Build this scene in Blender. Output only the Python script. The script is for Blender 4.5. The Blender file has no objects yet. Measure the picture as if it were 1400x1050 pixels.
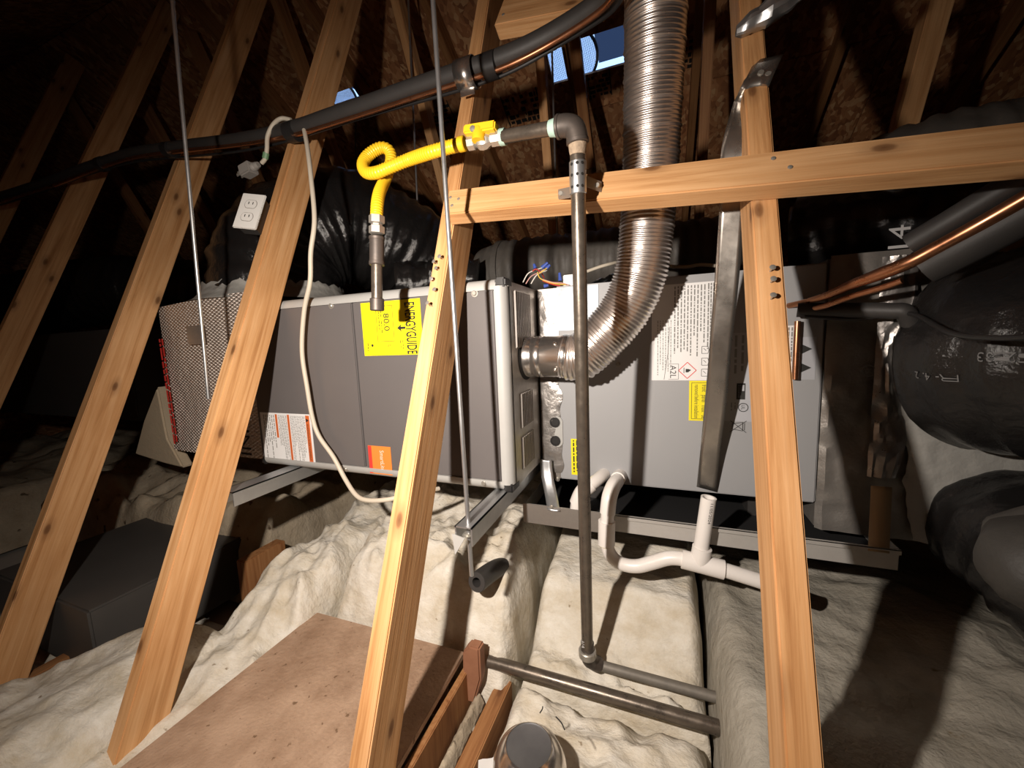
import bpy, bmesh, math, random
from mathutils import Vector, Matrix, noise
random.seed(7)
SC = bpy.context.scene
COL = SC.collection
V = Vector

# ---------------------------------------------------------------- camera, sky, lamp, exposure
cam_d = bpy.data.cameras.new('camera')
cam_d.sensor_fit = 'HORIZONTAL'; cam_d.sensor_width = 36.0
cam_d.lens = 526.0 / 1400.0 * 36.0
cam_d.clip_start = 0.02; cam_d.clip_end = 60
cam = bpy.data.objects.new('camera', cam_d); COL.objects.link(cam)
R_ = [[0.932629, -0.004896, 0.360803], [0.358621, 0.123189, -0.925319], [-0.039917, 0.992371, 0.116645]]
cam.matrix_world = Matrix(((R_[0][0], R_[0][1], R_[0][2], 0), (R_[1][0], R_[1][1], R_[1][2], 0), (R_[2][0], R_[2][1], R_[2][2], 1.0), (0, 0, 0, 1)))
SC.camera = cam

W = bpy.data.worlds.new('sky'); SC.world = W; W.use_nodes = True
bg = W.node_tree.nodes['Background']; bg.inputs[0].default_value = (.34, .56, 1.0, 1); bg.inputs[1].default_value = 2.2

def lamp(name, kind, loc, aim, power, color, size=.02, angle=150, blend=.6):
    d = bpy.data.lights.new(name, kind); d.energy = power; d.color = color
    if kind == 'SPOT': d.spot_size = math.radians(angle); d.spot_blend = blend
    d.shadow_soft_size = size
    o = bpy.data.objects.new(name, d); COL.objects.link(o)
    o.location = loc
    o.rotation_euler = (V(aim) - V(loc)).to_track_quat('-Z', 'Y').to_euler()
    return o
lamp('work_light', 'SPOT', (-.37, -.02, 1.15), (-.53, .90, .74), 80, (1.0, .885, .78), .016, 152, 1.0)

SC.view_settings.view_transform = 'Standard'; SC.view_settings.look = 'None'
SC.view_settings.gamma = 1.0; SC.view_settings.use_curve_mapping = False
SC.view_settings.exposure = 0.0

# ---------------------------------------------------------------- materials
def nd(nt, t, **kw):
    n = nt.nodes.new(t)
    for k, v in kw.items():
        if k in n.inputs: n.inputs[k].default_value = v
        else: setattr(n, k, v)
    return n
def ramp(nt, fac, stops):
    r = nt.nodes.new('ShaderNodeValToRGB')
    el = r.color_ramp.elements
    while len(el) < len(stops): el.new(.5)
    for e, (p, c) in zip(el, stops): e.position = p; e.color = (*c, 1) if len(c) == 3 else c
    nt.links.new(fac, r.inputs[0]); return r.outputs[0]
def mixc(nt, fac, a, b, mode='MIX'):
    m = nt.nodes.new('ShaderNodeMix'); m.data_type = 'RGBA'; m.blend_type = mode
    for s, v in ((0, fac), (6, a), (7, b)):
        if hasattr(v, 'is_output'): nt.links.new(v, m.inputs[s])
        elif s == 0: m.inputs[0].default_value = v
        else: m.inputs[s].default_value = (*v, 1)
    return m.outputs[2]
MATS = {}
def mat(name, color, rough=.5, metal=0.0, var=None, bump=None, scale=(1, 1, 1), spec=.5, dark=None, rvar=0):
    """plain surface with optional mottling var=(noise scale, amount, second colour) and bump=(scale, strength, distance)"""
    if name in MATS: return MATS[name]
    m = bpy.data.materials.new(name); m.use_nodes = True; nt = m.node_tree
    b = nt.nodes['Principled BSDF']
    b.inputs['Base Color'].default_value = (*color, 1); b.inputs['Roughness'].default_value = rough
    b.inputs['Metallic'].default_value = metal; b.inputs['Specular IOR Level'].default_value = spec
    tc = nd(nt, 'ShaderNodeTexCoord'); mp = nd(nt, 'ShaderNodeMapping'); mp.inputs['Scale'].default_value = scale
    nt.links.new(tc.outputs['Object'], mp.inputs[0])
    if var:
        n = nd(nt, 'ShaderNodeTexNoise', Scale=var[0], Detail=6.0, Roughness=.65); nt.links.new(mp.outputs[0], n.inputs[0])
        f = ramp(nt, n.outputs[0], [(.5 - .28, (0, 0, 0)), (.5 + .22, (1, 1, 1))])
        mm = nd(nt, 'ShaderNodeMath', operation='MULTIPLY'); nt.links.new(f, mm.inputs[0]); mm.inputs[1].default_value = var[1]
        c = mixc(nt, mm.outputs[0], color, var[2])
        if dark:
            n2 = nd(nt, 'ShaderNodeTexNoise', Scale=dark[0], Detail=3.0); nt.links.new(mp.outputs[0], n2.inputs[0])
            f2 = ramp(nt, n2.outputs[0], [(dark[1], (0, 0, 0)), (dark[1] + .06, (1, 1, 1))])
            c = mixc(nt, f2, c, dark[2])
        nt.links.new(c, b.inputs['Base Color'])
        if rvar:
            r = nd(nt, 'ShaderNodeMapRange'); nt.links.new(n.outputs[0], r.inputs[0])
            r.inputs[1].default_value = .25; r.inputs[2].default_value = .75; r.inputs[3].default_value = max(rough - rvar, .05); r.inputs[4].default_value = min(rough + rvar, 1)
            nt.links.new(r.outputs[0], b.inputs['Roughness'])
    if bump:
        n = nd(nt, 'ShaderNodeTexNoise', Scale=bump[0], Detail=8.0, Roughness=.6); nt.links.new(mp.outputs[0], n.inputs[0])
        bp = nd(nt, 'ShaderNodeBump', Strength=bump[1], Distance=bump[2]); nt.links.new(n.outputs[0], bp.inputs['Height'])
        nt.links.new(bp.outputs[0], b.inputs['Normal'])
    MATS[name] = m; return m

def wood(name, light, mid, darkc, knot=(.12, .045, .015)):
    """softwood: grain along the local z axis, knots, per-object variation"""
    m = bpy.data.materials.new(name); m.use_nodes = True; nt = m.node_tree; b = nt.nodes['Principled BSDF']
    b.inputs['Roughness'].default_value = .62; b.inputs['Specular IOR Level'].default_value = .3
    tc = nd(nt, 'ShaderNodeTexCoord'); oi = nd(nt, 'ShaderNodeObjectInfo')
    off = nd(nt, 'ShaderNodeVectorMath', operation='SCALE'); off.inputs[0].default_value = (3.1, 7.7, 11.3); nt.links.new(oi.outputs['Random'], off.inputs['Scale'])
    add = nd(nt, 'ShaderNodeVectorMath', operation='ADD'); nt.links.new(tc.outputs['Object'], add.inputs[0]); nt.links.new(off.outputs[0], add.inputs[1])
    def mapped(sc):
        mp = nd(nt, 'ShaderNodeMapping'); mp.inputs['Scale'].default_value = sc; nt.links.new(add.outputs[0], mp.inputs[0]); return mp.outputs[0]
    g = nd(nt, 'ShaderNodeTexNoise', Scale=1.0, Detail=7.0, Roughness=.62, Distortion=.5); nt.links.new(mapped((70, 70, 2.6)), g.inputs[0])
    c1 = ramp(nt, g.outputs[0], [(.3, darkc), (.47, mid), (.68, light)])
    p = nd(nt, 'ShaderNodeTexNoise', Scale=1.0, Detail=3.0); nt.links.new(mapped((9, 9, 4)), p.inputs[0])
    c2 = mixc(nt, ramp(nt, p.outputs[0], [(.35, (0, 0, 0)), (.7, (.45, .45, .45))]), c1, darkc)
    sx = nd(nt, 'ShaderNodeSeparateXYZ'); nt.links.new(add.outputs[0], sx.inputs[0])
    sm = nd(nt, 'ShaderNodeMath', operation='ADD'); nt.links.new(sx.outputs[0], sm.inputs[0]); nt.links.new(sx.outputs[1], sm.inputs[1])
    cb_ = nd(nt, 'ShaderNodeCombineXYZ'); nt.links.new(sm.outputs[0], cb_.inputs[0]); nt.links.new(sx.outputs[2], cb_.inputs[1])
    mk = nd(nt, 'ShaderNodeMapping'); mk.inputs['Scale'].default_value = (7, 3.1, 1); nt.links.new(cb_.outputs[0], mk.inputs[0])
    v = nd(nt, 'ShaderNodeTexVoronoi', Scale=1.0, voronoi_dimensions='2D'); v.inputs['Randomness'].default_value = 1.0; nt.links.new(mk.outputs[0], v.inputs[0])
    kf = ramp(nt, v.outputs['Distance'], [(.0, (.9, .9, .9)), (.035, (.75, .75, .75)), (.055, (.3, .3, .3)), (.13, (0, 0, 0))])
    c3 = mixc(nt, kf, c2, knot)
    nt.links.new(c3, b.inputs['Base Color'])
    fb = nd(nt, 'ShaderNodeTexNoise', Scale=1.0, Detail=5.0); nt.links.new(mapped((260, 260, 9)), fb.inputs[0])
    bp = nd(nt, 'ShaderNodeBump', Strength=.25, Distance=.002); nt.links.new(fb.outputs[0], bp.inputs['Height']); nt.links.new(bp.outputs[0], b.inputs['Normal'])
    MATS[name] = m; return m
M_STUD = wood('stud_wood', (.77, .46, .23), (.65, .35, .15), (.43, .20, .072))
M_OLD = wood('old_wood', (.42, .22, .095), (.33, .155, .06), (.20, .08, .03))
M_PALE = wood('pale_wood', (.72, .43, .21), (.60, .33, .145), (.42, .20, .075))

def osb_mat():
    m = bpy.data.materials.new('strand_board'); m.use_nodes = True; nt = m.node_tree; b = nt.nodes['Principled BSDF']
    b.inputs['Roughness'].default_value = .7
    tc = nd(nt, 'ShaderNodeTexCoord'); mp = nd(nt, 'ShaderNodeMapping'); mp.inputs['Scale'].default_value = (1, .55, 1); nt.links.new(tc.outputs['Object'], mp.inputs[0])
    n = nd(nt, 'ShaderNodeTexNoise', Scale=9.0, Detail=2.0); nt.links.new(mp.outputs[0], n.inputs[0])
    mx = nd(nt, 'ShaderNodeMix'); mx.data_type = 'VECTOR'; mx.inputs[0].default_value = .06
    nt.links.new(mp.outputs[0], mx.inputs[4]); nt.links.new(n.outputs['Color'], mx.inputs[5])
    v = nd(nt, 'ShaderNodeTexVoronoi', Scale=58.0); nt.links.new(mx.outputs[1], v.inputs[0])
    sp = nd(nt, 'ShaderNodeSeparateColor'); nt.links.new(v.outputs['Color'], sp.inputs[0])
    c = ramp(nt, sp.outputs[0], [(.0, (.27, .105, .045)), (.35, (.43, .185, .075)), (.7, (.56, .27, .12)), (1, (.70, .43, .22))])
    n2 = nd(nt, 'ShaderNodeTexNoise', Scale=3.0, Detail=4.0); nt.links.new(tc.outputs['Object'], n2.inputs[0])
    c = mixc(nt, ramp(nt, n2.outputs[0], [(.4, (0, 0, 0)), (.7, (.55, .55, .55))]), c, (.14, .06, .025))
    nt.links.new(c, b.inputs['Base Color'])
    bp = nd(nt, 'ShaderNodeBump', Strength=.5, Distance=.004); nt.links.new(sp.outputs[1], bp.inputs['Height']); nt.links.new(bp.outputs[0], b.inputs['Normal'])
    return m
M_OSB = osb_mat()
M_CHIP = mat('chipboard', (.53, .37, .26), .85, var=(9, 1.0, (.25, .15, .09)), bump=(70, .8, .005), dark=(60, .66, (.17, .10, .055)))
M_BATT = mat('fiberglass', (.83, .81, .75), .95, var=(10, 1.0, (.54, .47, .35)), bump=(24, .6, .016), dark=(30, .71, (.26, .20, .13)), spec=.1, scale=(1, 1.7, 1.4))
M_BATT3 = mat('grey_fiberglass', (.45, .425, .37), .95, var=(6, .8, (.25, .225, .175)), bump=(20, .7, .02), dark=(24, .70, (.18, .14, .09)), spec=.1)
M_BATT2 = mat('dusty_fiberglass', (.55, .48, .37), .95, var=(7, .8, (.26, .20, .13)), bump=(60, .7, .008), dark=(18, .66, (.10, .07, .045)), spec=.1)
M_FURN = mat('furnace_paint', (.125, .115, .115), .42, var=(5, .35, (.16, .148, .142)), spec=.4)
M_TRIM = mat('light_grey_trim', (.43, .43, .415), .45, var=(30, .3, (.34, .34, .33)))
M_BLACKP = mat('black_plastic', (.02, .019, .019), .4)
M_COIL = mat('coil_cabinet_paint', (.34, .345, .355), .5, var=(4, .3, (.30, .305, .315)))
M_GALV = mat('galvanised_steel', (.56, .57, .58), .38, .85, var=(25, .6, (.40, .41, .42)), bump=(40, .05, .002), rvar=.1)
M_DULL = mat('dull_sheet_steel', (.42, .39, .36), .45, .7, var=(18, .7, (.26, .235, .21)), rvar=.12)
M_SHINY = mat('bright_metal', (.72, .68, .64), .22, .95, var=(30, .4, (.55, .5, .46)), rvar=.06)
M_FLUE = mat('flexible_aluminium', (.80, .74, .70), .33, .95, var=(40, .4, (.62, .56, .52)), rvar=.08)
M_IRON = mat('black_iron', (.10, .085, .072), .33, .6, var=(40, .7, (.19, .155, .12)), bump=(160, .15, .001), rvar=.12)
M_FIT = mat('cast_iron', (.075, .065, .06), .5, .5, var=(30, .6, (.15, .12, .10)), bump=(90, .25, .001))
M_ZINC = mat('zinc_fitting', (.46, .44, .40), .36, .6, var=(60, .5, (.36, .33, .28)))
M_DOPE = mat('pipe_dope', (.42, .60, .52), .7)
M_RUSTY = mat('dried_sealant', (.50, .38, .26), .8, var=(90, .9, (.20, .15, .11)), bump=(150, .6, .003))
M_YEL = mat('yellow_coating', (.85, .52, .02), .38)
M_YLAB = mat('yellow_label', (.90, .76, .01), .5)
M_INK = mat('black_ink', (.02, .02, .018), .6)
M_GINK = mat('grey_ink', (.22, .22, .21), .6)
M_WLAB = mat('white_label', (.80, .80, .80), .5)
M_GLAB = mat('grey_label', (.42, .43, .46), .5)
M_OLAB = mat('orange_label', (.85, .25, .045), .5)
M_ORED = mat('orange_red_ink', (.62, .14, .035), .5)
M_RED = mat('red_ink', (.70, .05, .04), .5)
M_WINK = mat('white_ink', (.85, .74, .62), .5)
M_PVC = mat('white_pvc', (.80, .77, .74), .35, var=(20, .3, (.70, .65, .60)))
M_CORD = mat('cream_cord', (.60, .54, .44), .5)
M_PLUG = mat('white_plastic', (.80, .79, .76), .4)
M_GPLUG = mat('grey_plastic', (.30, .28, .26), .5)
M_STRAP = mat('brown_reflecting_steel', (.50, .47, .43), .3, .92, var=(18, .7, (.34, .31, .28)), rvar=.1)
M_GREEN = mat('green_wire', (.16, .30, .16), .5)
M_DUCT = mat('black_film', (.010, .0095, .0095), .2, var=(10, .5, (.018, .017, .017)), bump=(22, .5, .014), scale=(1, 1, 1), spec=.55)
M_DUCTG = mat('dusty_film', (.075, .068, .06), .55, var=(8, .6, (.12, .108, .095)), bump=(26, .3, .01))
M_DUSTD = mat('dusty_black_film', (.035, .032, .029), .6, var=(8, .6, (.06, .055, .048)), bump=(26, .3, .01))
M_FOAM = mat('black_foam', (.034, .032, .031), .55, bump=(200, .3, .001), var=(30, .5, (.05, .045, .042)))
M_COPPER = mat('copper', (.60, .27, .14), .3, .95, var=(25, .6, (.36, .16, .09)), rvar=.1)
M_MASTIC = mat('grey_mastic', (.36, .355, .33), .75, var=(20, .5, (.27, .265, .25)), bump=(45, .5, .006))
M_FTAPE = mat('foil_tape', (.50, .48, .46), .33, .8, var=(22, .7, (.33, .30, .28)), bump=(60, .45, .004), rvar=.12)
M_DBOARD = mat('foil_duct_board', (.36, .34, .315), .42, .6, var=(16, .7, (.24, .22, .20)), bump=(50, .4, .004), rvar=.12)
M_DKDUCT = mat('dark_grey_duct', (.06, .056, .053), .55, var=(6, .5, (.085, .08, .074)))
M_TAPE = mat('tan_tape', (.42, .30, .17), .6)
M_KRAFT = mat('duct_liner', (.46, .38, .27), .85, var=(10, .5, (.36, .28, .19)), bump=(60, .4, .004))
M_DRYWALL = mat('drywall', (.5, .48, .45), .9)
M_MINT = mat('vent_plastic', (.55, .62, .72), .6)
M_PAN = mat('pan_steel', (.56, .545, .52), .45, .35, var=(14, .6, (.40, .38, .35)), rvar=.1)
M_HOLE_SHADE = mat('hole_shade', (.012, .011, .01), .8)  # near-black fill that paints the shade inside holes and slots
M_CHALK = mat('white_marker', (.55, .55, .55), .6)
WIRE = {'red': mat('red_wire', (.55, .05, .04), .45), 'blue': mat('blue_wire', (.05, .10, .42), .45), 'white': mat('white_wire', (.75, .72, .66), .45),
        'yellow': mat('yellow_wire', (.75, .52, .10), .45), 'brown': mat('brown_wire', (.30, .13, .06), .45), 'pink': mat('pink_wire', (.60, .33, .30), .45)}

def quilt_mat():
    m = bpy.data.materials.new('quilted_foil'); m.use_nodes = True; nt = m.node_tree; b = nt.nodes['Principled BSDF']
    b.inputs['Base Color'].default_value = (.97, .86, .77, 1); b.inputs['Metallic'].default_value = .4; b.inputs['Roughness'].default_value = .42
    tc = nd(nt, 'ShaderNodeTexCoord'); sx = nd(nt, 'ShaderNodeSeparateXYZ'); nt.links.new(tc.outputs['Object'], sx.inputs[0])
    def math_(op, a, b_=None):
        n = nd(nt, 'ShaderNodeMath', operation=op)
        for i, x in enumerate((a, b_)):
            if x is None: continue
            if hasattr(x, 'is_output'): nt.links.new(x, n.inputs[i])
            else: n.inputs[i].default_value = x
        return n.outputs[0]
    xs = math_('MULTIPLY', sx.outputs[0], 150.0); zs = math_('MULTIPLY', sx.outputs[2], 260.0)
    u = math_('ABSOLUTE', math_('SINE', math_('ADD', xs, zs))); w = math_('ABSOLUTE', math_('SINE', math_('SUBTRACT', xs, zs)))
    h = math_('MULTIPLY', math_('POWER', u, .5), math_('POWER', w, .5))
    nz = nd(nt, 'ShaderNodeTexNoise', Scale=24.0, Detail=4.0); nt.links.new(tc.outputs['Object'], nz.inputs[0])
    h2 = math_('ADD', h, math_('MULTIPLY', nz.outputs[0], 1.6))
    bp = nd(nt, 'ShaderNodeBump', Strength=1.0, Distance=.009); nt.links.new(h2, bp.inputs['Height']); nt.links.new(bp.outputs[0], b.inputs['Normal'])
    return m
M_QUILT = quilt_mat()

# ---------------------------------------------------------------- mesh helpers
class MB:
    def __init__(s): s.v = []; s.f = []
    def add(s, vs, fs):
        n = len(s.v); s.v += [V(p) for p in vs]; s.f += [tuple(i + n for i in f) for f in fs]; return s
    def box(s, x0, x1, y0, y1, z0, z1, M=None):
        vs = [V(p) for p in ((x0, y0, z0), (x1, y0, z0), (x1, y1, z0), (x0, y1, z0), (x0, y0, z1), (x1, y0, z1), (x1, y1, z1), (x0, y1, z1))]
        if M: vs = [M @ p for p in vs]
        return s.add(vs, [(0, 3, 2, 1), (4, 5, 6, 7), (0, 1, 5, 4), (1, 2, 6, 5), (2, 3, 7, 6), (3, 0, 4, 7)])
    def prism(s, poly, ext):
        n = len(poly); a = [V(p) for p in poly]; b = [p + V(ext) for p in a]
        return s.add(a + b, [tuple(range(n - 1, -1, -1)), tuple(range(n, 2 * n))] + [(i, (i + 1) % n, n + (i + 1) % n, n + i) for i in range(n)])
    def tube(s, path, r, seg=12, cap=True, fn=None):
        path = [V(p) for p in path]; n = len(path); rings = []
        t = (path[1] - path[0]).normalized()
        a = t.cross(V((0, 0, 1)) if abs(t.z) < .9 else V((1, 0, 0))).normalized()
        L = 0
        for i, p in enumerate(path):
            t = (path[min(i + 1, n - 1)] - path[max(i - 1, 0)]).normalized()
            a = (a - t * a.dot(t)).normalized(); b = t.cross(a)
            if i: L += (p - path[i - 1]).length
            rr = r[i] if isinstance(r, (list, tuple)) else r
            for k in range(seg):
                th = 2 * math.pi * k / seg
                q = rr if fn is None else fn(L, th, rr)
                rings.append(p + (a * math.cos(th) + b * math.sin(th)) * q)
        fs = [(i * seg + k, i * seg + (k + 1) % seg, (i + 1) * seg + (k + 1) % seg, (i + 1) * seg + k) for i in range(n - 1) for k in range(seg)]
        if cap: fs += [tuple(range(seg - 1, -1, -1)), tuple(range((n - 1) * seg, n * seg))]
        return s.add(rings, fs)
    def lathe(s, prof, p0, axis, seg=24, cap=True):
        ax = V(axis).normalized(); a = ax.cross(V((0, 0, 1)) if abs(ax.z) < .9 else V((1, 0, 0))).normalized(); b = ax.cross(a)
        vs = [V(p0) + ax * h + (a * math.cos(2 * math.pi * k / seg) + b * math.sin(2 * math.pi * k / seg)) * r for r, h in prof for k in range(seg)]
        n = len(prof)
        fs = [(i * seg + k, i * seg + (k + 1) % seg, (i + 1) * seg + (k + 1) % seg, (i + 1) * seg + k) for i in range(n - 1) for k in range(seg)]
        if cap: fs += [tuple(range(seg - 1, -1, -1)), tuple(range((n - 1) * seg, n * seg))]
        return s.add(vs, fs)
    def grid(s, fn, nu, nv):
        vs = [fn(i / (nu - 1), j / (nv - 1)) for i in range(nu) for j in range(nv)]
        return s.add(vs, [(i * nv + j, (i + 1) * nv + j, (i + 1) * nv + j + 1, i * nv + j + 1) for i in range(nu - 1) for j in range(nv - 1)])

def spline(pts, n=8):
    pts = [V(p) for p in pts]; out = []
    for i in range(len(pts) - 1):
        p0, p1, p2, p3 = pts[max(i - 1, 0)], pts[i], pts[i + 1], pts[min(i + 2, len(pts) - 1)]
        for k in range(n):
            t = k / n
            out.append(.5 * (2 * p1 + (p2 - p0) * t + (2 * p0 - 5 * p1 + 4 * p2 - p3) * t * t + (3 * p1 - p0 - 3 * p2 + p3) * t ** 3))
    out.append(pts[-1]); return out
def even(path, step):
    out = [path[0]]; acc = 0
    for a, b in zip(path, path[1:]):
        L = (b - a).length; d = step - acc
        while d <= L: out.append(a + (b - a) * (d / L)); d += step
        acc = (acc + L) % step if L else acc
    return out

WLOC = {}
def build(name, mb, material, parent=None, smooth=False, bevel=0, sharp=35, thick=0):
    me = bpy.data.meshes.new(name); o = bpy.data.objects.new(name, me)
    lo = V((min(p.x for p in mb.v), min(p.y for p in mb.v), min(p.z for p in mb.v))); hi = V((max(p.x for p in mb.v), max(p.y for p in mb.v), max(p.z for p in mb.v)))
    org = V(((lo.x + hi.x) / 2, (lo.y + hi.y) / 2, lo.z)) 
    me.from_pydata([tuple(p - org) for p in mb.v], [], mb.f)
    bm = bmesh.new(); bm.from_mesh(me)
    bmesh.ops.recalc_face_normals(bm, faces=bm.faces)
    if bevel: bmesh.ops.bevel(bm, geom=list(bm.edges), offset=bevel, segments=2, affect='EDGES', clamp_overlap=True)
    bm.to_mesh(me); bm.free()
    if smooth or bevel:
        for p in me.polygons: p.use_smooth = True
        me.set_sharp_from_angle(angle=math.radians(sharp))
    me.materials.append(material)
    COL.objects.link(o)
    if parent is not None:
        o.parent = parent; o.location = org - WLOC[parent.name]
    else: o.location = org
    WLOC[o.name] = org
    return o
def tag(o, label=None, cat=None, group=None, kind=None):
    if label: o['label'] = label
    if cat: o['category'] = cat
    if group: o['group'] = group
    if kind: o['kind'] = kind
    return o
def thing(name, label, cat, loc, group=None, kind=None):
    o = bpy.data.objects.new(name, None); COL.objects.link(o); o.location = loc; WLOC[o.name] = V(loc); o.empty_display_size = .05
    return tag(o, label, cat, group, kind)

MXW = {}
def lumber(name, p0, p1, w, d, material, xdir=(1, 0, 0), bevel=.0025):
    """a length of timber from p0 to p1: the middle of its front (local -y) face runs through both points; w across, d deep"""
    p0, p1 = V(p0), V(p1); z = (p1 - p0).normalized(); x = V(xdir); x = (x - z * x.dot(z)).normalized(); y = z.cross(x)
    mb = MB().box(-w / 2, w / 2, 0, d, 0, (p1 - p0).length)
    me = bpy.data.meshes.new(name); o = bpy.data.objects.new(name, me)
    bm = bmesh.new()
    vs = [bm.verts.new(p) for p in mb.v]
    for f in mb.f: bm.faces.new([vs[i] for i in f])
    bmesh.ops.bevel(bm, geom=list(bm.edges), offset=bevel, segments=2, affect='EDGES', clamp_overlap=True)
    bmesh.ops.recalc_face_normals(bm, faces=bm.faces); bm.to_mesh(me); bm.free()
    for p in me.polygons: p.use_smooth = True
    me.set_sharp_from_angle(angle=math.radians(50))
    me.materials.append(material); COL.objects.link(o)
    Mx = Matrix(((x.x, y.x, z.x, p0.x), (x.y, y.y, z.y, p0.y), (x.z, y.z, z.z, p0.z), (0, 0, 0, 1)))
    o.matrix_world = Mx; MXW[o.name] = Mx
    return o
def attach(child, parent):
    child.parent = parent; child.matrix_parent_inverse = MXW[parent.name].inverted(); return child
def nail(parent, p, nrm, out=.012, r=.0042):
    n = V(nrm).normalized(); mb = MB()
    mb.lathe([(.0014, -.004), (.0014, out - .0015), (r, out - .0015), (r, out - .0006), (r * .6, out)], V(p), n, 10)
    o = build('nail', mb, M_ZINC, smooth=True); attach(o, parent); return o

def text(name, body, parent, origin, xd, yd, size, material, width=None, bold=0.0, mapper=None, center=False):
    cu = bpy.data.curves.new(name, 'FONT'); cu.body = body; cu.size = size; cu.resolution_u = 3; cu.offset = bold
    tmp = bpy.data.objects.new(name, cu); COL.objects.link(tmp)
    me = bpy.data.meshes.new_from_object(tmp); bpy.data.objects.remove(tmp); bpy.data.curves.remove(cu)
    me.name = name
    xs = [v.co.x for v in me.vertices]; x0, x1 = min(xs), max(xs)
    k = (width / (x1 - x0)) if width else 1.0
    xd, yd = V(xd), V(yd); og = V(origin) - (WLOC[parent.name] if parent is not None else V((0, 0, 0)))
    for v in me.vertices:
        x = (v.co.x - x0) * k; y = v.co.y
        if center: x -= (x1 - x0) * k / 2
        v.co = (mapper(x, y) - WLOC[parent.name]) if mapper else og + xd * x + yd * y
    me.materials.clear(); me.materials.append(material)
    o = bpy.data.objects.new(name, me); COL.objects.link(o)
    if parent is not None: o.parent = parent
    return o
def sheet(name, x0, x1, z0, z1, y, parent, material, t=.0008):
    return build(name, MB().box(min(x0, x1), max(x0, x1), y - t, y, min(z0, z1), max(z0, z1)), material, parent)
def fine(name, parent, material, x0, x1, z0, z1, y, n, seed, fill=.93, hgt=.5, ragged=.3, up=False):
    """rows of small print on a label standing in an XZ plane, read from top to bottom (first row at the right)"""
    rnd = random.Random(seed); mb = MB(); pitch = (x1 - x0) / n; H = z1 - z0
    for i in range(n):
        xc = x1 - pitch * (i + .5); end = z0 + H * (rnd.random() * ragged if rnd.random() < .6 else 0); z = z1
        while z > end + .002:
            l = (.6 + rnd.random() * 2.6) * pitch * hgt * 1.7
            za = max(z - l, end)
            mb.box(xc - pitch * hgt / 2, xc + pitch * hgt / 2, y - .0003, y, za, z)
            z = za - pitch * .35
    o = build(name, mb, material, parent); o['kind'] = 'stuff'; return o
def ring(mb, c, r, w, y, seg=24):
    for k in range(seg):
        a0, a1 = 2 * math.pi * k / seg, 2 * math.pi * (k + 1) / seg
        q = [(c[0] + rr * math.cos(a), y, c[1] + rr * math.sin(a)) for rr, a in ((r - w / 2, a0), (r + w / 2, a0), (r + w / 2, a1), (r - w / 2, a1))]
        mb.add(q, [(0, 1, 2, 3)])
    return mb
def stroke(mb, pts, w, y):
    for a, b in zip(pts, pts[1:]):
        d = V((b[0] - a[0], 0, b[1] - a[1])); n = V((-d.z, 0, d.x)).normalized() * w / 2
        A, B = V((a[0], y, a[1])), V((b[0], y, b[1]))
        mb.add([A - n, B - n, B + n, A + n], [(0, 1, 2, 3)])
    return mb
def screw(parent, p, nrm=(0, -1, 0), r=.006, m=None, name='screw'):
    n = V(nrm); mb = MB()
    mb.lathe([(r * 1.5, 0), (r * 1.5, .0012), (r, .0013), (r, .0045), (r * .8, .0055)], p, n, 12)
    return build(name, mb, m or M_ZINC, parent, smooth=True)
def fbm(x, y, z=0.0, o=4):
    t = 0; a = 1; f = 1
    for _ in range(o): t += a * noise.noise(V((x * f, y * f, z + f * 3.3))); a *= .5; f *= 2.1
    return t

# ---------------------------------------------------------------- the shell: floor, roof sheathing, gables
floor = tag(build('floor', MB().box(-6.8, 3.6, -5, 7.8, -.02, 0), M_DRYWALL), kind='structure')
RK = .577; RIDGE_Y, RIDGE_Z = 1.44, 2.95; cr, sr = .8662, .4998
def roof_pt(x, s, h=0.0, side=1): return V((x, RIDGE_Y + side * (s * cr + h * sr), RIDGE_Z - s * sr + h * cr))
def osb_panel(x0, x1, s0, s1, parent, side=1, holes=()):
    xs = sorted({x0, x1, *[h[0] for h in holes], *[h[1] for h in holes]}); ss = sorted({s0, s1, *[h[2] for h in holes], *[h[3] for h in holes]})
    mb = MB(); g = .002
    for a, b in zip(xs, xs[1:]):
        for c, d in zip(ss, ss[1:]):
            if any(h[0] <= a and b <= h[1] and h[2] <= c and d <= h[3] for h in holes): continue
            aa, bb = a + (g if a == x0 else 0), b - (g if b == x1 else 0); cc, dd = c + (g if c == s0 else 0), d - (g if d == s1 else 0)
            mb.add([roof_pt(aa, cc, 0, side), roof_pt(bb, cc, 0, side), roof_pt(bb, dd, 0, side), roof_pt(aa, dd, 0, side), roof_pt(aa, cc, .014, side), roof_pt(bb, cc, .014, side), roof_pt(bb, dd, .014, side), roof_pt(aa, dd, .014, side)],
                   [(0, 1, 2, 3), (4, 7, 6, 5), (0, 4, 5, 1), (1, 5, 6, 2), (2, 6, 7, 3), (3, 7, 4, 0)])
    return build('roof_panel', mb, M_OSB, parent)
roof = thing('ceiling', None, None, (-1.6, 1.44, 2.95), kind='structure')
VA = [V(p) for p in ((-0.5609,2.1402,2.5460), (-0.1774,2.3740,2.4111), (-0.5898,2.2927,2.4580), (-0.1852,2.2077,2.5070))]
def s_of(p): return (p.y - RIDGE_Y) / cr
va = (V((-0.5808,2.2337,2.4920)).x, V((-0.1738,2.2835,2.4633)).x, s_of(V((-0.3601,2.1824,2.5216))), s_of(V((-0.3880,2.3322,2.4352))))
vb0, vb1 = V((-1.9943,2.1172,2.5593)), V((-1.7174,2.1084,2.5644))
vb = (vb0.x, vb1.x, s_of(vb1) - .04, s_of(V((-1.8717,2.1282,2.5529))))
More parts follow.
